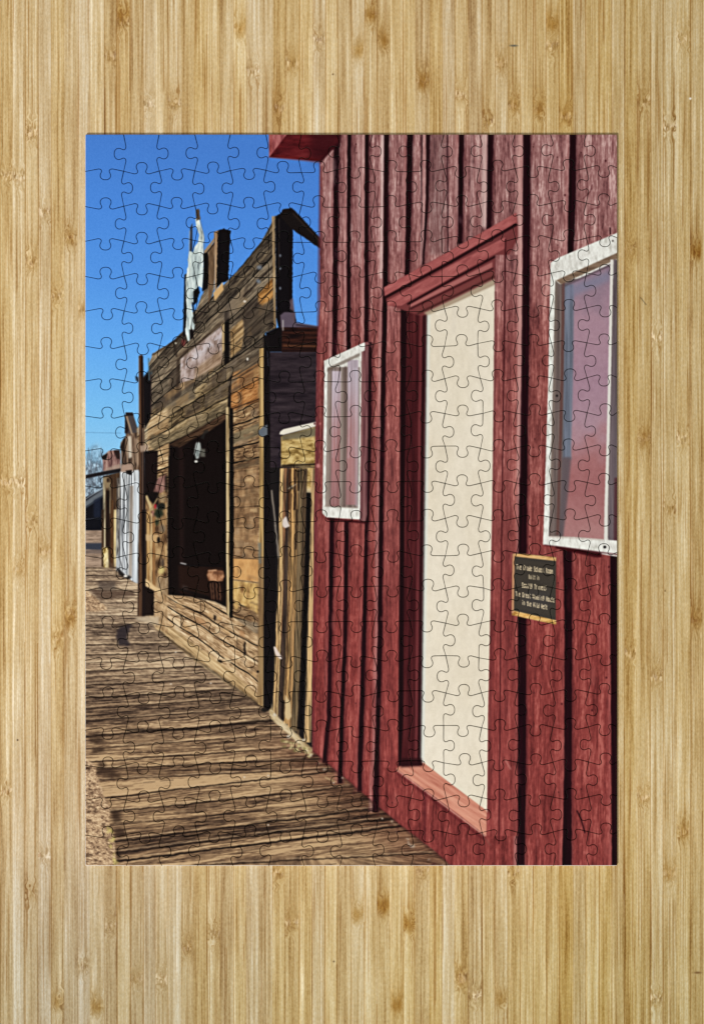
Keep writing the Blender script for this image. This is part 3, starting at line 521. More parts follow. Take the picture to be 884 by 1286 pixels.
for x, w_, cc, aa in [(419, 1.4, (206, 198, 206), .6), (423, 1.6, (200, 188, 196), .5), (426, 1, (120, 96, 98), .5), (439, 1.6, (204, 194, 204), .6), (444, 1.8, (198, 184, 196), .5), (441.5, .9, (132, 108, 112), .5), (447, 1.4, (214, 208, 216), .6)]:
    line([(x, 462), (x - .7, 520), (x - 1.4, 575)], w_, cc, .8, aa * .8); line([(x - 1.4, 575), (x - 2.2, 634)], w_, cc, .9, aa * .32)
fill([(411, 462), (452, 443), (452, 447), (411, 467)], (104, 90, 80), .7, .7); strip([(460, 428, 430.2), (540, 427.5, 429.5), (638, 426.5, 428.5)], (176, 164, 154), .7, .6); strip([(460, 432.5, 435.5), (638, 431, 434)], (92, 74, 70), .8, .7)
strip([(470, 412, 414.5), (636, 410, 412)], (158, 146, 134), .7, .6); strip([(466, 447, 451), (636, 446, 449)], (186, 176, 186), .9, .5)
fill([(406.5, 636), (450.5, 638), (450.5, 652), (410, 649.5), (405.5, 645)], wh, .6); line([(407, 636), (448, 638.5)], 1, (150, 138, 124), .6, .6)
line([(411, 651.5), (460, 656.5)], 2.6, (46, 8, 14), .8, .9); line([(458, 430), (464, 432), (466, 436)], 1, (176, 110, 108), .6, .6)

# ---- right window
fill([(691, 330), (700, 324), (780, 290), (780, 700), (681.5, 684), (683, 640), (688, 480)], wh, .5)
strip([(350, 697, 780), (480, 694, 780), (640, 690, 780), (676, 688.5, 780)], dots([(82, 70, 66), (106, 92, 88), (124, 110, 104)], 70, 2.4, 190, 1.6), .6)
fill([(696, 328), (780, 291), (780, 322), (740, 341), (703, 357), (696.5, 352)], wh, .5)
def glass2(X, Y):
    w = (fbm(X / 14, Y / 24, 193, 3) - .5) * 60
    k = ss(510, 600, Y + (vn(X / 16, Y / 14, 191) - .5) * 40 + (740 - X) * -.35)[..., None]
    c = ramp(np.clip((Y - 330 + w) / 230, 0, 1), [(134, 112, 126), (160, 128, 140), (156, 124, 138), (164, 134, 144)])
    c = c * (1 - k) + ramp(np.clip((Y - 560 + w * .4) / 110, 0, 1), [(158, 106, 106), (152, 98, 98), (164, 118, 116)]) * k
    return c + (fbm(X / 4, Y / 4, 195, 3) - .5)[..., None] * 12
fill([(709, 358), (767, 331), (766, 430), (763, 560), (761, 640), (759, 678), (706, 674), (708, 640), (715, 560), (709, 480)], glass2, .7)
strip([(357, 707, 720), (400, 708, 720), (480, 707, 719), (560, 706.5, 717), (577, 706, 717)], dots([(88, 92, 104), (106, 112, 126), (124, 128, 142)], 60, 3, 196, 1.6), 1)
strip([(574, 705.5, 717), (620, 704, 713), (674, 701, 707)], (92, 80, 84), 1.2, .9)
strip([(352, 705.5, 709), (480, 703.5, 707), (640, 699, 702.5), (672, 698, 701.5)], (92, 62, 58), .7, .9); strip([(352, 697, 699.5), (480, 694.5, 697), (640, 690, 692.5)], (140, 126, 112), .7, .5)
fill([(698, 352), (740, 333), (780, 315), (780, 323), (740, 341), (704, 357)], dots([(92, 72, 58), (124, 102, 84), (140, 118, 98)], 20, 3, 197, 1.4, 'h'), .6)
line([(709, 359), (768, 332)], 2, (62, 50, 52), .9, .7)
fill([(712, 360), (740, 350), (766, 340), (766, 352), (720, 372), (712, 384)], (118, 120, 142), 3, .7)
strip([(326, 766, 770), (480, 763, 767), (560, 761, 765), (640, 758.5, 763), (680, 758, 763)], (212, 208, 200), .6); strip([(326, 770, 780), (480, 767, 780), (640, 763.5, 780), (684, 763, 780)], dots([(76, 66, 70), (100, 88, 92), (118, 106, 108)], 60, 3, 198, 1.5), .7)
strip([(600, 771, 780), (690, 770, 780)], (72, 34, 40), 1, .8)
blob(699, 497, 1.6, 1.6, (36, 30, 28), .5); blob(769, 302.5, 1.2, 1.4, (90, 84, 78), .5)
fill([(682, 682), (683, 670), (688.5, 673.5), (720, 674.5), (775, 679), (780, 680), (780, 695.5), (740, 690), (700, 684.5)], wh, .6)
line([(690, 674), (757, 678)], 1.4, (172, 152, 140), .8, .7)
blob(759, 687, 1.9, 1.8, (22, 20, 20), .5); line([(683, 684.5), (740, 692), (780, 697)], 1.6, (70, 20, 26), .7, .8)
fill([(697, 686), (755, 694), (755, 700), (748, 700), (698, 689)], (52, 8, 14), .8, .95)

# ---- plaque
fill([(643.5, 695.5), (656, 695.5), (698, 700), (698, 705), (697.5, 745), (697.5, 784), (642.5, 772), (643, 735)], (60, 54, 47), .5)
fill([(643.5, 695.5), (656, 695.5), (698, 700), (698, 704.5), (664, 700.8), (645, 698.6)], dots([(150, 106, 58), (198, 154, 98), (216, 180, 126)], 9, 3, 200, 1.6, 'h'), .5)
fill([(643, 766.5), (698, 779), (698, 784.5), (642.5, 772.5)], dots([(150, 104, 50), (206, 162, 94), (226, 190, 128)], 9, 3, 201, 1.6, 'h'), .5)
strip([(696, 643.2, 646), (770, 642.2, 644.8)], (186, 134, 98), .5)
fill([(658, 742), (690, 742), (690, 765), (655, 762)], (72, 70, 74), 4, .35)
F = dict(T='111010010010010', h='100100110101101', e='000111111100111', G='111100101101111', r='000110100100100', a='000011101101111', d='001001111101111', S='111100111001111', c='000111100100111', o='000111101101111', l='010010010010011', R='110101110101101',
         m='000111111101101', B='110101110101110', u='000101101101111', i='010000010010010', t='010111010010011', n='000110101101101', y='101101111001110', W='101101111111010', g='111101111001110', s='011100010001110', v='000101101101010', k='100101110101101', C='111100100100111', V='101101101101010', H='101101111101101')
F[' '] = '0' * 15
def text(s, x, y, x2, sl, ch):
    cw = (x2 - x) / len(s)
    for i, c in enumerate(s):
        b = F[c]
        for r in range(5):
            for q in range(3):
                if b[r * 3 + q] == '1':
                    px = x + i * cw + q * cw * .28; py = y + (px - x) * sl + r * ch / 5
                    fill([(px, py), (px + cw * .31, py), (px + cw * .31, py + ch / 5), (px, py + ch / 5)], (226, 206, 168), .28, .9)
text('The Grade School Room', 648, 708.5, 694, .13, 6.4)
text('Built in', 663.5, 721.5, 677, .10, 5.6)
text('Goodly Travels', 655, 731.5, 686, .13, 6.4)
text('The Great Wedding House', 647, 742.5, 696, .17, 6.0)
text('in the Wild West', 655, 753.5, 687, .20, 6.0)

# ---- print finish: a soft blur, then the crisp clarity a printed photo has
b1 = gauss(IMG, 1.1); b2 = gauss(IMG, 5.0)
IMG = b1 + (IMG - b1) * 1.15 + (b1 - b2) * .32
IMG += (np.random.RandomState(5).rand(H, W, 1) - .5) * 9
IMG = np.clip(IMG, 3, 250)

def to_image(name, arr):
    h, w = arr.shape[:2]
    im = bpy.data.images.new(name, w, h)
    px = np.ones((h, w, 4), np.float32); px[..., :3] = arr[::-1] / 255.0
    im.pixels.foreach_set(px.ravel()); im.update(); im.pack()
    return im
print_img = to_image('printed_picture', IMG)

# ------------------------------------------------------------------ bamboo
BS = 1.6; BX0, BY0, BX1, BY1 = -160., -160., 1044., 1446.
bw, bh = int((BX1 - BX0) * BS), int((BY1 - BY0) * BS)
Xb, Yb = np.meshgrid(BX0 + (np.arange(bw) + .5) / BS, BY0 + (np.arange(bh) + .5) / BS)
# joints of the bamboo: x, y, brown, pale, kind of length
KN = [(158,19,.8,.2),(160,28,.3,.9),(139,71,.35,.7),(188,131,.1,.9),(221,131,.4,.9),(44,165,.2,.8),(305,37,.8,.4),(320,90,.2,.9),(370,80,.6,.8),(402,49,.3,.9),(353,136,.3,.9),(451,64,.8,.1),(466,20,.9,.6),(485,51,.8,.1),(532,103,1.,.5),
      (587,119,.3,.8),(692,30,1.,.2),(692,58,.4,.9),(626,80,.7,.7),(652,132,.7,.8),(674,137,.8,.4),(613,153,.5,.8),(708,146,.7,.7),(855,48,.3,1.),(808,127,.3,.8),(838,160,.3,.9),(6,222,.2,1.),(20,222,.2,1.),(45,169,.2,.8),(58,267,.3,.9),(91,299,.7,.6),
      (35,330,.5,.7),(72,373,.3,.9),(102,389,.5,.6),(8,607,.2,.9),(21,606,.2,.9),(45,652,.3,.5),(58,692,.6,.8),(31,716,.4,.4),(87,771,.5,.6),(75,805,.5,.5),(96,782,.6,.3),(15,994,.3,.9),(57,1076,.2,.7),(793,312,.3,.5),(877,317,1.2,.0),(826,424,.2,1.),
      (810,552,.7,.5),(861,552,.3,.9),(845,640,.5,.7),(796,822,.2,.9),(830,851,.4,.9),(815,1003,.5,.7),(860,1046,.7,.7),(877,780,.9,.3),(41,1123,.4,.5),(141,1166,.2,.8),(105,1215,.5,.6),(239,1191,.5,.9),(273,1174,.2,.7),(204,1232,.3,.9),(175,1232,.4,.5),
      (126,1266,.9,.1),(75,1259,.7,.1),(356,1098,.4,.8),(371,1162,.5,.8),(456,1149,.8,.1),(487,1139,1.3,.1),(519,1162,1.,.1),(536,1096,.4,.6),(502,1264,1.,.1),(585,1232,.5,.6),(650,1098,.5,.8),(587,1228,.3,.9),(604,1252,.2,.9),(633,1256,.7,.1),(828,1256,.3,.8),(847,1098,.7,.5)]
rr = random.Random(3)
for k in range(60):
    x, y = rr.uniform(BX0, BX1), rr.uniform(BY0, BY1)
    if not (-12 < x < 896 and -12 < y < 1298): KN.append((x, y, rr.random() * .8, rr.random()))
edges = [391.3 + 16.35 * k + (_T[k + 60, 3] - .5) * 1.6 for k in range(-36, 42)]
ed = np.array(edges)
wx = Xb + (fbm(Xb / 60, Yb / 420, 4, 2) - .5) * 2.0
si = np.searchsorted(ed, wx); lo = ed[np.clip(si - 1, 0, len(ed) - 1)]; hi = ed[np.clip(si, 0, len(ed) - 1)]
dist = np.minimum(wx - lo, hi - wx); r1 = _T[si, 200]; r2 = _T[si, 201]; r3 = _T[si, 202]
disp = np.zeros_like(Xb); brown = np.zeros_like(Xb); pale = np.zeros_like(Xb); hot = np.zeros_like(Xb)
for (kx, ky, kb, kp) in KN:
    s0 = np.searchsorted(ed, kx); a, b = ed[s0 - 1], ed[s0]; mx = (a + b) / 2
    j0, j1 = max(0, int((a - BX0) * BS)), min(bw, int((b - BX0) * BS) + 2); i0, i1 = max(0, int((ky - 70 - BY0) * BS)), min(bh, int((ky + 70 - BY0) * BS))
    if j1 <= j0 or i1 <= i0: continue
    xs, ys, wxx = Xb[i0:i1, j0:j1], Yb[i0:i1, j0:j1], wx[i0:i1, j0:j1]
    ins = ss(0, .8, wxx - a) * ss(0, .8, b - wxx)
    dy = ys - ky - ((wxx - mx) / 8) ** 2 * 4 * (1 if kx % 2 > 1 else -1)
    g = np.exp(-(dy / 9) ** 2) * ins
    disp[i0:i1, j0:j1] += (vn(xs / 3.2, ys / 7, int(kx)) - .5) * 14 * np.exp(-(dy / 16) ** 2) * ins
    up = np.where(dy < 0, 26., 12.)
    brown[i0:i1, j0:j1] += kb * ins * np.exp(-(dy / up) ** 2) * (.35 + .9 * vn(wxx / 2.0, ys / 22, 9)) * .6 + kb * .5 * g * np.exp(-((wxx - mx) / 6) ** 2)
    pale[i0:i1, j0:j1] += kp * ins * np.exp(-(dy / 5.5) ** 2) * ss(.46, .66, vn(wxx / 1.5, dy / 4.5, int(ky))) * 1.25
    hot[i0:i1, j0:j1] += kp * ins * np.exp(-(dy / 6) ** 2) * ss(.52, .7, vn(wxx / 1.4 + 7, dy / 5, int(ky) + 3))
v = wx + disp
n = .34 * vn(v / 2.8, Yb / 200, 300) + .30 * vn(v / 1.15, Yb / 85, 303) + .22 * vn(v / .75, Yb / 32, 306) + .14 * vn(v / 5.5, Yb / 60, 309)
fine = fbm(Xb / 1.0, Yb / 2.2, 312, 2) - .5
n = np.clip((n - .5) * 1.38 + .545 + (r1 - .5) * .30 + fine * .34, 0, 1)
c = ramp(n, [(146, 109, 61), (180, 147, 96), (200, 172, 122), (214, 190, 146), (230, 213, 178)])
warm = ((r2 - .5) * 14)[..., None] * np.array([.35, 0, -1.0]); c = c + warm
# colour drifts: paler and greyer low on the left, yellower on the right
pl = (ss(700, 1250, Yb) * (1 - ss(60, 520, Xb)))[..., None]; rt = ss(560, 860, Xb)[..., None]
c = c * (1 - pl * .06) + pl * np.array([-4, -1, 9]); c = c + rt * np.array([-13, -14, -21]) 
bt = ss(1000, 1280, Yb)[..., None]; c = c + bt * np.array([-17, -13, -14])
# fine dark fibres
fib = ss(.72, .86, vn(v / 1.0, Yb / 170, 320)) * ss(.35, .6, vn(v / 3, Yb / 60, 322)); c = c * (1 - .26 * fib[..., None] * np.array([.65, 1, 1.5]))
lf = ss(.75, .9, vn(v / .9, Yb / 90, 330)); c = c + lf[..., None] * np.array([17, 18, 20])
# seams between the strips
sw = .35 + r3 * .8; seam = (1 - ss(sw * .4, sw + .7, wx - lo)) * (.25 + .75 * (r3 > .35)) * (.45 + .9 * vn(Xb / 9, Yb / 130, 340))
c = c * (1 - np.clip(seam, 0, 1)[..., None] * .36 * np.array([.62, .95, 1.5])); ls = (1 - ss(.3, 1.3, np.abs(wx - lo - 1.7))) * (r1 > .45) * .7; c = c + ls[..., None] * np.array([16, 17, 18])
c = c * (1 - np.clip(brown, 0, 1)[..., None] * np.array([.22, .35, .62])); c = c * (1 - np.clip(hot, 0, 1)[..., None] * np.array([.22, .28, .38]))
c = c + np.clip(pale, 0, 1)[..., None] * np.array([34, 38, 46])
def dot(x, y, r, col, sx=1.):
    m = np.exp(-((((Xb - x) / sx) ** 2 + (Yb - y) ** 2) / r ** 2) ** 1.5)[..., None]; return c * (1 - m) + np.array(col) * m
for (x, y, r, col, sx) in [(866.6, 123, 1.5, (244, 244, 240), 1), (22, 929.5, 1.1, (60, 40, 26), 1), (418, 92.5, 1.2, (120, 90, 56), 1), (645, 56.5, 1.3, (92, 88, 76), 4), (419, 1208, 1.1, (92, 70, 44), 1), (876, 1222, 1.4, (112, 82, 46), 3.6), (835, 742, 1.1, (120, 92, 56), 1)]:
    c = dot(x, y, r, col, sx)
t = np.clip(((Xb - 804) * 7 + (Yb - 373) * 9) / 130, 0, 1); d = np.hypot(Xb - 804 - 7 * t, Yb - 373 - 9 * t)
c = c * (1 - np.exp(-(d / .7) ** 2)[..., None] * .35)
bamboo_img = to_image('bamboo_grain', np.clip(c, 0, 255)[:, :, :])
del Xb, Yb, c, n, v, fib, seam, brown, pale, disp, wx

# ------------------------------------------------------------------ materials
def new_mat(name):
    m = bpy.data.materials.new(name); m.use_nodes = True; return m, m.node_tree, m.node_tree.nodes['Principled BSDF']
def img_node(nt, im, ext='EXTEND'):
    t = nt.nodes.new('ShaderNodeTexImage'); t.image = im; t.extension = ext; t.interpolation = 'Cubic'; return t
m_print, nt, p = new_mat('printed_card')
t = img_node(nt, print_img); uv = nt.nodes.new('ShaderNodeUVMap'); uv.uv_map = 'UVMap'; nt.links.new(uv.outputs[0], t.inputs[0]); nt.links.new(t.outputs[0], p.inputs['Base Color'])
p.inputs['Roughness'].default_value = .5; p.inputs['Specular IOR Level'].default_value = .04
nz = nt.nodes.new('ShaderNodeTexNoise'); nz.inputs['Scale'].default_value = 2600; nz.inputs['Detail'].default_value = 2
tc = nt.nodes.new('ShaderNodeTexCoord'); nt.links.new(tc.outputs['Object'], nz.inputs['Vector'])
bp = nt.nodes.new('ShaderNodeBump'); bp.inputs['Strength'].default_value = .05; bp.inputs['Distance'].default_value = .0001
nt.links.new(nz.outputs[0], bp.inputs['Height']); nt.links.new(bp.outputs[0], p.inputs['Normal'])
def card(name, a, b):
    m, nt, p = new_mat(name)
    nz = nt.nodes.new('ShaderNodeTexNoise'); nz.inputs['Scale'].default_value = 1800; cr = nt.nodes.new('ShaderNodeValToRGB')
    cr.color_ramp.elements[0].color = a; cr.color_ramp.elements[1].color = b
    nt.links.new(nz.outputs[0], cr.inputs[0]); nt.links.new(cr.outputs[0], p.inputs['Base Color'])
    p.inputs['Roughness'].default_value = .9; p.inputs['Specular IOR Level'].default_value = .1
    return m
m_card = card('grey_card_core', (.035, .042, .036, 1), (.07, .08, .07, 1))
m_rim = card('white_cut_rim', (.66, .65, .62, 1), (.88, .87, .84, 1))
m_bam, nt, p = new_mat('bamboo_boards')
t = img_node(nt, bamboo_img, 'MIRROR'); uv = nt.nodes.new('ShaderNodeUVMap'); uv.uv_map = 'UVMap'; nt.links.new(uv.outputs[0], t.inputs[0])
# very fine fibre on top of the strips
tc = nt.nodes.new('ShaderNodeTexCoord'); mp = nt.nodes.new('ShaderNodeMapping'); mp.inputs['Scale'].default_value = (1500, 500, 1)
nz = nt.nodes.new('ShaderNodeTexNoise'); nz.inputs['Scale'].default_value = 1.0; nz.inputs['Detail'].default_value = 3
nt.links.new(tc.outputs['Object'], mp.inputs[0]); nt.links.new(mp.outputs[0], nz.inputs['Vector'])
mr = nt.nodes.new('ShaderNodeMapRange'); mr.inputs[1].default_value = .3; mr.inputs[2].default_value = .7; mr.inputs[3].default_value = .90; mr.inputs[4].default_value = 1.08
nt.links.new(nz.outputs[0], mr.inputs[0])
mx = nt.nodes.new('ShaderNodeMix'); mx.data_type = 'RGBA'; mx.blend_type = 'MULTIPLY'; mx.inputs[0].default_value = 1
nt.links.new(t.outputs[0], mx.inputs[6]); nt.links.new(mr.outputs[0], mx.inputs[7]); nt.links.new(mx.outputs[2], p.inputs['Base Color'])
p.inputs['Roughness'].default_value = .5; p.inputs['Specular IOR Level'].default_value = .08
bp = nt.nodes.new('ShaderNodeBump'); bp.inputs['Strength'].default_value = .25; bp.inputs['Distance'].default_value = .0003
nt.links.new(t.outputs[0], bp.inputs['Height']); nt.links.new(bp.outputs[0], p.inputs['Normal'])

def wpos(x, y): return ((x - CX) * K, (CY - y) * K)

# ------------------------------------------------------------------ tabletop
def build_table():
    hw, hh, d = .75, .85, .03
    r = .004
    vs = [(-hw, -hh, -r), (hw, -hh, -r), (hw, hh, -r), (-hw, hh, -r), (-hw + r, -hh + r, 0), (hw - r, -hh + r, 0), (hw - r, hh - r, 0), (-hw + r, hh - r, 0), (-hw, -hh, -d), (hw, -hh, -d), (hw, hh, -d), (-hw, hh, -d)]
    fs = [(4, 5, 6, 7)] + [(i, (i + 1) % 4, 4 + (i + 1) % 4, 4 + i) for i in range(4)] + [(8 + i, 8 + (i + 1) % 4, (i + 1) % 4, i) for i in range(4)] + [(11, 10, 9, 8)]
    me = bpy.data.meshes.new('tabletop'); me.from_pydata(vs, [], fs)
    u = me.uv_layers.new(name='UVMap')
    for l in me.loops:
        x, y, z = me.vertices[l.vertex_index].co; px = x / K + CX; py = CY - y / K
        u.data[l.index].uv = ((px - BX0) / (BX1 - BX0), 1 - (py - BY0) / (BY1 - BY0))
    me.materials.append(m_bam); o = bpy.data.objects.new('tabletop', me); C.objects.link(o); o['kind'] = 'structure'
    return o
build_table()

# ------------------------------------------------------------------ the puzzle's cut
NC, NR = 15, 21
vx = [None] + [155.8 + 44.62 * k for k in range(14)]
hy = [None] + [214.9 + 43.87 * k for k in range(20)]
def base_v(j, r): return -1 if (j + r) % 2 == 0 else 1           # -1 tab to the left, +1 to the right
EXC = {(4, 7): -1, (4, 8): 1, (4, 14): 1, (4, 15): -1, (5, 4): -1, (5, 18): -1, (10, 4): 1, (10, 18): 1, (11, 7): 1, (11, 8): -1, (11, 14): -1, (11, 15): 1}
# the photograph's own irregular cuts override the alternation
EXC = {k: v for k, v in EXC.items()}
EXC[(4, 6)] = -1; EXC[(4, 7)] = -1; EXC[(4, 16)] = -1
def VD(j, r): return EXC.get((j, r), base_v(j, r))
HD = ["DUDUDUUDUUDUDUD", "UDUDUDUUUDUDUDU", "DUDUDUUUUUDUDUD", "UDUDUUDUDUUDUDU", "DUDUDUUDUUDUDUD", "UDUDUUDUDUUDUDU", "DUDUDUUUUUDUDUD", "UDUDUDUUUDUDUDU", "DUDUDDUDUDDUDUD", "UDUDUDDDDDUDUDU",
      "DUDUDUUUUUDUDUD", "UDUDUUDUDUUDUDU", "DUDUDUDDDUDUDUD", "UDUDUDDDDDUDUDU", "DUDUDDUDUDDUDUD", "UDUDUDDUDDUDUDU", "DUDUDDUDUDDUDUD", "UDUDUDDDDDUDUDU", "DUDUDUDDDUDUDUD", "UDUDUDDUDDUDUDU"]
def HDf(i, c): return -1 if HD[i - 1][c - 1] == 'U' else 1       # sign in photo y (down positive)
DEV = 3.1
L_, R_, T_, B_ = 107.0, 774.8, 168.6, 1087.6
def node(j, i):
    """crossing of cut j (0..15) and cut i (0..21)"""
    if 1 <= j <= 14:
        y0 = hy[i] if 1 <= i <= 20 else (T_ if i == 0 else B_)
        x = vx[j] + 3.3 * (y0 - 214) / 860
        if 1 <= i <= 20: x -= DEV * (VD(j, i) + VD(j, i + 1)) / 2
    else: x = L_ if j == 0 else R_
    if 1 <= i <= 20:
        x0 = vx[j] if 1 <= j <= 14 else x
        y = hy[i] - 3.9 * (x0 - 155) / 580
        if 1 <= j <= 14: y -= DEV * (HDf(i, j) + HDf(i, j + 1)) / 2
    else: y = T_ if i == 0 else B_
    return (x, y)
KNOB = [(-9.5, -3.1), (-7.4, -2.9), (-5.9, -2.1), (-5.1, -.5), (-5.5, 1.4), (-6.4, 3.3), (-6.9, 5.6), (-6.3, 8.2), (-4.3, 10.2), (-1.8, 11.1)]
KNOB = KNOB + [(-a, b) for a, b in reversed(KNOB)]
def catmull(P, n=3):
    out = []
    for i in range(len(P) - 1):
        p0 = P[max(i - 1, 0)]; p1 = P[i]; p2 = P[i + 1]; p3 = P[min(i + 2, len(P) - 1)]
        for k in range(n):
            t = k / n
            out.append(tuple(.5 * ((2 * p1[q]) + (-p0[q] + p2[q]) * t + (2 * p0[q] - 5 * p1[q] + 4 * p2[q] - p3[q]) * t * t + (-p0[q] + 3 * p1[q] - 3 * p2[q] + p3[q]) * t ** 3) for q in (0, 1)))
    out.append(P[-1]); return out
def edge_h(i, c):     # left to right
    A, B = node(c - 1, i), node(c, i)
    if i in (0, 21): return [A, ((A[0] + B[0]) / 2, A[1]), B]
    s = HDf(i, c); r = random.Random(i * 31 + c); sc = r.uniform(.94, 1.04)
    xa = vx[c - 1] + 3.3 * (hy[i] - 214) / 860 if c > 1 else L_ + 4.5; xb = vx[c] + 3.3 * (hy[i] - 214) / 860 if c < 15 else R_ + 6
    m = (xa + xb) / 2 + r.uniform(-1.3, 1.3) ; yb = hy[i] - 3.9 * (m - 155) / 580 + r.uniform(-.4, .4)
    P = [A] + [(m + a * sc, yb + s * b * sc) for a, b in KNOB] + [B]
    return catmull_ends(P)
def edge_v(j, r_):    # top to bottom
    A, B = node(j, r_ - 1), node(j, r_)
    if j in (0, 15): return [A, (A[0], (A[1] + B[1]) / 2), B]
    s = VD(j, r_); r = random.Random(j * 57 + r_ + 999); sc = r.uniform(.94, 1.04)
    ya = hy[r_ - 1] if r_ > 1 else hy[1] - 44 ; yb = hy[r_] if r_ < 21 else hy[20] + 43
    yo = -3.9 * (vx[j] - 155) / 580
    m = (ya + yb) / 2 + yo + r.uniform(-1.3, 1.3); xb = vx[j] + 3.3 * (m - 214) / 860 + r.uniform(-.4, .4)
    P = [A] + [(xb + s * b * sc, m + a * sc) for a, b in KNOB] + [B]
    return catmull_ends(P)
def catmull_ends(P):
    return [P[0]] + catmull(P[1:-1], 3) + [P[-1]]
EH = {(i, c): edge_h(i, c) for i in range(0, 22) for c in range(1, 16)}
EV = {(j, r): edge_v(j, r) for j in range(0, 16) for r in range(1, 22)}
def outline(r, c):
    P = EH[(r - 1, c)][:-1] + EV[(c, r)][:-1] + EH[(r, c)][::-1][:-1] + EV[(c - 1, r)][::-1][:-1]
    # the four outer corners of the board are a little rounded
    Q = []
    for (x, y) in P:
        if (abs(x - L_) < .01 or abs(x - R_) < .01) and (abs(y - T_) < .01 or abs(y - B_) < .01):
            sx = 1 if x < 400 else -1; sy = 1 if y < 600 else -1
            a = [(x + sx * 1.6, y), (x + sx * .5, y + sy * .5), (x, y + sy * 1.6)]
            if (sx > 0) == (sy > 0): a = a[::-1]
            Q += a
        else: Q.append((x, y))
    return Q
def area(P): return abs(sum(P[k][0] * P[(k + 1) % len(P)][1] - P[(k + 1) % len(P)][0] * P[k][1] for k in range(len(P)))) / 2
def inset(P, d):
    n = len(P); out = []
    for k in range(n):
        x0, y0 = P[k - 1]; x1, y1 = P[k]; x2, y2 = P[(k + 1) % n]
        a = (x1 - x0, y1 - y0); b = (x2 - x1, y2 - y1); la = math.hypot(*a) or 1; lb = math.hypot(*b) or 1
        nx = -(a[1] / la + b[1] / lb); ny = (a[0] / la + b[0] / lb); l = math.hypot(nx, ny) or 1
        cs = max(.45, (1 + (a[0] * b[0] + a[1] * b[1]) / (la * lb)) / 2) ** .5
        out.append((x1 + nx / l * d / cs, y1 + ny / l * d / cs))
    return out
GAP = .36; BEV = .82
Z = [(.02, 0.0, 0), (GAP * .8, TH - .00070, 0), (GAP, TH - .00030, 0), (GAP + .16, TH - .00012, 1), (GAP + .46, TH - .00003, 1), (GAP + BEV, TH, 1)]
def piece_geo(P, zoff, V, Fc, M):
    sgn = sum(P[k][0] * P[(k + 1) % len(P)][1] - P[(k + 1) % len(P)][0] * P[k][1] for k in range(len(P)))
    if sgn < 0: P = P[::-1]
    n = len(P); b0 = len(V)
    for d, z, _ in Z:
        for (x, y) in inset(P, d):
            wx_, wy_ = wpos(x, y); V.append((wx_, wy_, z + (zoff if z > 0 else 0) + .00002))
    for li in range(len(Z) - 1):
        for k in range(n):
            a = b0 + li * n + k; b = b0 + li * n + (k + 1) % n
            Fc.append((a, a + n, b + n, b))
            (xa, ya), (xb, yb) = P[k], P[(k + 1) % n]
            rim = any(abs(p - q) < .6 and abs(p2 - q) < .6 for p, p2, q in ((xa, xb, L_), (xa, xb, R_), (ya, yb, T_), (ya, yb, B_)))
            lit = any(abs(p - q) < .6 and abs(p2 - q) < .6 for p, p2, q in ((xa, xb, L_), (ya, yb, B_)))     # white band painted wider on the left and bottom, imitating light caught there
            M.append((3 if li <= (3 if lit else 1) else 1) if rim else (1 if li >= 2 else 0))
    Fc.append(tuple(b0 + (len(Z) - 1) * n + k for k in reversed(range(n)))); M.append(2)
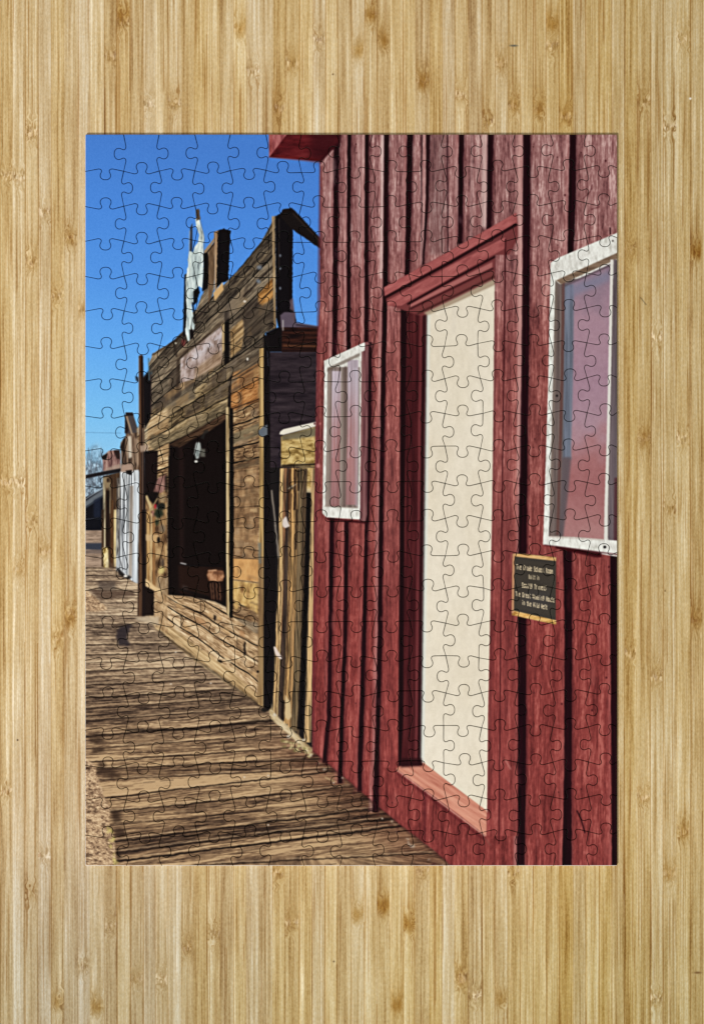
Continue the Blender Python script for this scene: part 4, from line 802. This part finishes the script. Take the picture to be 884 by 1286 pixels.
def mesh_obj(name, V, Fc, M, parent):
    me = bpy.data.meshes.new(name); me.from_pydata(V, [], Fc)
    me.materials.append(m_card); me.materials.append(m_print); me.materials.append(m_rim)
    u = me.uv_layers.new(name='UVMap')
    co = np.empty(len(me.vertices) * 3, np.float32); me.vertices.foreach_get('co', co); co = co.reshape(-1, 3)
    li = np.empty(len(me.loops), np.int32); me.loops.foreach_get('vertex_index', li)
    px = co[li, 0] / K + CX; py = CY - co[li, 1] / K
    uvs = np.stack([(px - X0) / (X1 - X0), 1 - (py - Y0) / (Y1 - Y0)], 1).astype(np.float32); u.data.foreach_set('uv', uvs.ravel())
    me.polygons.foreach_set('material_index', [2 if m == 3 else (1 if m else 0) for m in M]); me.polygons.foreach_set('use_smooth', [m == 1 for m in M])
    me.update(); o = bpy.data.objects.new(name, me); C.objects.link(o); o.parent = parent
    return o
puzzle = bpy.data.objects.new('jigsaw_puzzle', None); C.objects.link(puzzle)
puzzle['label'] = 'assembled rectangular jigsaw puzzle printed with a red board building and boardwalk, flat on bamboo'
puzzle['category'] = 'jigsaw puzzle'
cells = [(area(outline(r, c)), r, c) for r in range(1, NR + 1) for c in range(1, NC + 1)]
cells.sort(reverse=True)
big = {(r, c) for _, r, c in cells[:100]}
RV, RF, RM = [], [], []
for _, r, c in cells:
    rd = random.Random(r * 100 + c); zo = rd.uniform(0, .00005)
    if (r, c) in big:
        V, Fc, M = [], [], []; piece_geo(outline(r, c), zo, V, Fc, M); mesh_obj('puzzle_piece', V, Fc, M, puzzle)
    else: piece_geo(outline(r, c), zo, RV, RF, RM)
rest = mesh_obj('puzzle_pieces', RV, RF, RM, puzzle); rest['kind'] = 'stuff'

# ------------------------------------------------------------------ light and camera
w = bpy.data.worlds.new('World'); bpy.context.scene.world = w; w.use_nodes = True
bg = w.node_tree.nodes['Background']; bg.inputs[0].default_value = (1, 1, 1, 1); bg.inputs[1].default_value = .41
def area_light(name, loc, size, energy, col):
    l = bpy.data.lights.new(name, 'AREA'); l.shape = 'SQUARE'; l.size = size; l.energy = energy; l.color = col
    o = bpy.data.objects.new(name, l); C.objects.link(o); o.location = loc
    d = -np.array(loc); from mathutils import Vector
    o.rotation_euler = Vector(d).to_track_quat('-Z', 'Y').to_euler(); return o
area_light('soft_window_light', (-1.2, -1.6, 2.4), .3, 86, (1, .99, .97))
cam = bpy.data.cameras.new('camera'); co = bpy.data.objects.new('camera', cam); C.objects.link(co)
co.location = (0, 0, 1.4); cam.sensor_fit = 'VERTICAL'; cam.sensor_height = 24
cam.lens = 24 * (1.4 - TH) / (1286 * K); cam.clip_start = .01; cam.clip_end = 50
bpy.context.scene.camera = co
vs = bpy.context.scene.view_settings; vs.view_transform = 'Standard'; vs.look = 'None'; vs.exposure = 0; vs.gamma = 1
